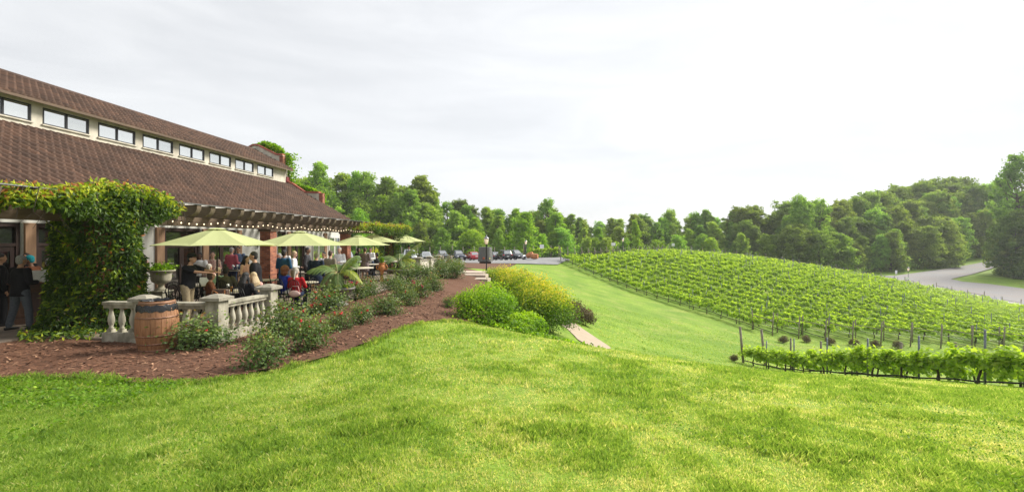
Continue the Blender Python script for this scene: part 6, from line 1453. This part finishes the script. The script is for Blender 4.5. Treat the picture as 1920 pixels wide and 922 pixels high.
        if hairstyle == 'afro': hball(hb, (0, -.03, .05), (.15, .14, .15)); hball(hb, (0, -.05, -.06), (.14, .11, .11))
        items.append(('hair', hb, .014, HRM[hair]))
    if hat:
        q = MB(); hball(q, (0, -.01, .085), (.098, .112, .075)); hball(q, (0, .03, .06), (.13, .16, .014)); items.append(('hat', q, .013, hat))
    if glasses:
        q = MB()
        for sx in (-1, 1): hball(q, (sx * .034, .094, .012), (.030, .010, .022))
        hball(q, (0, .095, .014), (.09, .008, .007)); items.append(('sunglasses', q, .006, M['sung']))
    o.scale = (k, k, k)
    for nm, mb, vox, mt in items: pend.append((o, nm, remesh_obj(mb, vox), mt, after if nm == 'body' else None))
    return o
C = cloth
black = C((.012, .012, .014), 'black_cloth'); navy = C((.018, .028, .06), 'navy_cloth'); white = C((.70, .70, .70), 'white_cloth'); dkgrey = C((.05, .05, .055), 'dark_grey_cloth'); khaki = C((.30, .24, .15), 'khaki_cloth')
gtr = C((.085, .095, .11), 'grey_blue_trousers'); denim = C((.04, .06, .11), 'denim'); teal = C((.02, .28, .34), 'teal_scarf'); blush = C((.52, .33, .26), 'blush_cloth'); floral = C((.58, .48, .36), 'floral_cloth', c2=(.30, .10, .12), sc_=16)
pinkred = C((.42, .10, .13), 'rose_red_shirt'); blueS = C((.10, .15, .24), 'blue_shirt'); olive = C((.095, .09, .06), 'olive_cloth'); mint = C((.40, .62, .38), 'mint_cloth'); red = C((.36, .012, .018), 'red_top'); cobalt = C((.02, .04, .32), 'cobalt_dress')
bsuit = C((.02, .075, .17), 'blue_suit'); taupe = C((.22, .19, .15), 'taupe_top'); pattern = C((.26, .20, .20), 'patterned_dress', c2=(.07, .05, .07), sc_=30); brownT = C((.16, .06, .03), 'brown_top'); pinkT = C((.65, .36, .32), 'pink_top'); tealT = C((.03, .30, .26), 'teal_skirt'); greycoat = C((.10, .12, .14), 'grey_coat'); cap = C((.012, .012, .015), 'cap_cloth')
# facing: 0 looks away from the camera (+Y), 180 towards it, -90 to the right, 90 to the left
person(38, 10.9, -8, 'grey haired man in black jacket and grey trousers with his back turned at the bar', black, gtr, 'grey', 'tan', arms=('front', 'front'), jacket=True, wide=.16, h=1.74, build=1.12)
person(-2, 11.4, -30, 'person in all black at the far left end of the bar', black, black, 'black', 'tan', arms=('front', 'down'), h=1.78, jacket=True, build=1.1)
person(50, 13.3, 200, 'dark haired person in black behind the bar', black, black, 'black', 'tan', arms=('front', 'front'), h=1.72)
person(68, 12.55, 100, 'woman in a teal headscarf leaning over the bar', brownT, black, 'brown', 'brown', arms=('table', 'front'), h=1.68, hairstyle='short', hat=None, lean=12, turn=20).__setitem__('headwear', 1)
person(85, 12.9, 20, 'person in a white shirt leaning on the bar beside the headscarf', white, dkgrey, 'grey', 'pale', arms=('front', 'front'), h=1.60, lean=14)
person(101, 13.7, 160, 'person with pink flowers in the hair behind the bar', dkgrey, black, 'brown', 'pale', h=1.72, arms=('down', 'front'))
person(243, 16.9, -160, 'man in a grey coat half hidden by the vine', greycoat, dkgrey, 'grey', 'pale', h=1.72, jacket=True)
person(265, 16.2, 80, 'woman with long brown hair in a blush jacket and black trousers', blush, black, 'brown', 'pale', h=1.68, arms=('down', 'front'), hairstyle='long', jacket=True)
person(352, 11.9, -82, 'black clad man in a black hat and khaki trousers reaching over the table', black, khaki, 'black', 'tan', h=1.75, arms=('reach', 'reach'), hat=cap, lean=6, build=1.22, sleeves='short')
person(375, 16.8, 180, 'woman in a white top with one hand to her chest', white, dkgrey, 'black', 'dark', h=1.66, arms=('chest', 'down'), sleeves='short', build=1.15)
person(399, 17.0, -150, 'dark haired person in a cream floral shirt', floral, denim, 'brown', 'pale', h=1.68, arms=('front', 'down'))
person(391, 15.6, -10, 'seated person in a floral top with a patterned head wrap', floral, black, 'ash', 'tan', pose='sit', h=1.72, arms=('table', 'table'))
person(394, 12.9, -60, 'seated woman with brown hair in a dark brown top', brownT, black, 'brown', 'tan', pose='sit', h=1.6, arms=('table', 'table'), hairstyle='bob')
person(409, 15.0, 175, 'seated blond woman in a mint top facing the lawn', mint, white, 'blond', 'pale', pose='sit', h=1.62, arms=('table', 'lap'), hairstyle='bob', glasses=True)
person(423, 13.9, 5, 'seated person in an olive top with short black hair, back turned', olive, black, 'black', 'dark', pose='sit', h=1.72, arms=('table', 'table'), build=1.12)
person(434, 19.6, -10, 'grey haired man in a rose red shirt with his back turned', pinkred, navy, 'grey', 'pale', h=1.80, arms=('front', 'front'), build=1.12)
person(447, 20.4, 190, 'man in a blue shirt and sunglasses facing the red shirted man', blueS, denim, 'black', 'tan', h=1.82, arms=('down', 'front'), glasses=True, build=1.1)
person(461, 15.0, -100, 'dark haired woman with a lanyard behind the waiter', pinkT, black, 'black', 'pale', h=1.60, arms=('front', 'front'), sleeves='none', hairstyle='long')
person(481, 12.9, 112, 'stocky waiter in a black polo shirt looking down at the table', black, black, 'black', 'tan', h=1.78, arms=('front', 'down'), sleeves='short', build=1.2, lean=4)
person(460, 11.95, -15, 'seated woman with long dark hair in black, back turned to the balustrade', black, black, 'black', 'tan', pose='sit', h=1.68, arms=('table', 'table'), hairstyle='long')
person(476, 12.2, 60, 'seated blond woman in a pink top and teal skirt', pinkT, tealT, 'blond', 'pale', pose='sit', h=1.66, arms=('table', 'table'), hairstyle='long', skirt=.4)
person(534, 14.6, -25, 'seated woman with big curly auburn hair in a cobalt dress', cobalt, white, 'auburn', 'brown', pose='sit', h=1.66, arms=('table', 'table'), hairstyle='afro', skirt=.4)
person(555, 14.0, 5, 'seated woman in a deep red top with grey blond hair, back turned', red, navy, 'ash', 'pale', pose='sit', h=1.66, arms=('table', 'table'), hairstyle='pony')
person(532, 17.0, -5, 'man in a bright blue suit jacket with his back turned', bsuit, dkgrey, 'black', 'brown', h=1.74, arms=('front', 'front'), jacket=True, build=1.08)
person(535, 20.0, 170, 'woman with a black hair bun and white top behind the blue suit', white, dkgrey, 'black', 'brown', h=1.72, hairstyle='bun', arms=('front', 'front'), sleeves='short')
person(551, 18.0, -75, 'blond person in sunglasses and a white shirt looking right', white, khaki, 'blond', 'pale', h=1.68, arms=('down', 'front'), glasses=True)
person(593, 16.7, 5, 'person in a long navy coat with back turned between the tables', navy, navy, 'grey', 'pale', h=1.66, arms=('down', 'down'), skirt=.60, build=1.18)
person(576, 19.3, -80, 'dark haired man in dark clothes under the second umbrella', dkgrey, black, 'black', 'brown', h=1.80, arms=('front', 'down'), jacket=True)
person(608, 19.3, 160, 'person in white standing behind the navy coat', white, khaki, 'black', 'tan', h=1.62, arms=('front', 'down'))
person(619, 17.8, -10, 'woman in a taupe top and pale shorts behind the palm', taupe, khaki, 'brown', 'pale', h=1.70, arms=('front', 'down'), sleeves='short', shorts=True)
person(637, 21.0, 175, 'grey haired man in white facing the palm', white, dkgrey, 'grey', 'pale', h=1.78, arms=('front', 'front'))
person(665, 25.0, -60, 'dark dressed person leaning over a far table', black, black, 'black', 'brown', h=1.72, arms=('reach', 'down'), lean=14)
person(684, 24.0, 0, 'woman in a grey patterned dress with her back turned', pattern, pattern, 'brown', 'tan', h=1.72, arms=('front', 'front'), skirt=.5, build=1.1)
person(695, 26.0, 170, 'person in white beside the patterned dress', white, denim, 'black', 'tan', h=1.70, arms=('front', 'down'))
person(707, 26.4, 90, 'seated dark figure beside the terracotta urn', black, black, 'black', 'brown', pose='sit', h=1.86, arms=('table', 'lap'))
person(767, 33.5, 170, 'person in a dark cap and pale blue top at the far end of the terrace', C((.30, .33, .5), 'pale_blue_top'), dkgrey, 'black', 'tan', h=1.72, hat=cap, arms=('front', 'down'))
person(524, 18.6, 150, 'short grey haired person in pink by the first brick pillar', pinkT, dkgrey, 'grey', 'pale', h=1.58, arms=('front', 'down'))
# resolve all the remeshed surfaces in one go
bpy.context.view_layer.update(); dg = bpy.context.evaluated_depsgraph_get()
for par_, nm, ob, mt, aft in pend:
    ev = ob.evaluated_get(dg); me = ev.to_mesh(); mb = MB(); mb.add([tuple(v.co) for v in me.vertices], [tuple(p.vertices) for p in me.polygons], 0, True); ev.to_mesh_clear()
    ms = [mt]
    if aft: aft(mb); ms = [mt, M['eye'], M['lip']]
    c = mb.build(nm, ms, par_)
for _, _, ob, _, _ in pend: me = ob.data; bpy.data.objects.remove(ob); bpy.data.meshes.remove(me)
# headscarf, hair flowers
for o in [o for o in col.objects if o.name.startswith('person')]:
    if 'headwear' in o:
        del o['headwear']; hh = [c for c in o.children if c.name.startswith('hair')][0]; hh.name = 'headscarf'; hh.data.materials[0] = teal; hh.scale = (1.08, 1.08, 1.02); hh.location = (0, -.01, -.01)
    if 'pink flowers' in o['label']:
        b = MB()
        for k in range(14): b.ball((random.gauss(0, .07), random.gauss(0, .07) + .02, 1.80 + random.gauss(0, .035)), .028, 7, 5)
        b.build('hair_flowers', M['flower_pink'], o)
    if 'waiter' in o['label']: pass
for lab, u, Y, face in (('iron chair under the seated woman in red', 555, 14.0, 185), ('iron chair under the woman in cobalt', 534, 14.6, 155), ('iron chair under the seated olive top', 423, 13.9, 185), ('iron chair under the long haired woman in black', 460, 11.95, 165), ('iron chair under the blond woman in pink', 476, 12.2, 240), ('iron chair under the seated brown haired woman', 394, 12.9, 120), ('iron chair under the seated blond woman in mint', 409, 15.0, -5), ('iron chair under the seated floral top', 391, 15.6, 170), ('iron chair under the seated dark figure by the urn', 707, 26.4, -90)):
    chair(u, Y, R(face + 180), lab)

# ------------------------------------------------------------------ light haze in the valley air
hm = bpy.data.materials.new('haze_air'); hm.use_nodes = True; hm.node_tree.nodes.clear()
ho = hm.node_tree.nodes.new('ShaderNodeOutputMaterial'); hv = hm.node_tree.nodes.new('ShaderNodeVolumePrincipled')
hv.inputs['Density'].default_value = .00038; hv.inputs['Color'].default_value = (.93, .95, .97, 1); hv.inputs['Anisotropy'].default_value = .3
hm.node_tree.links.new(hv.outputs[0], ho.inputs['Volume'])
zmin = float(GZ.min())
hz = MB().box(((gx[0] + gx[-1]) / 2, (gy[0] + gy[-1]) / 2, (zmin - 1 + 32) / 2), (gx[-1] - gx[0] + 4, gy[-1] - gy[0] + 4, 32 - zmin + 1)).build('haze', hm); tag(hz, 'thin pale haze hanging in the air of the valley', 'haze', kind='stuff')
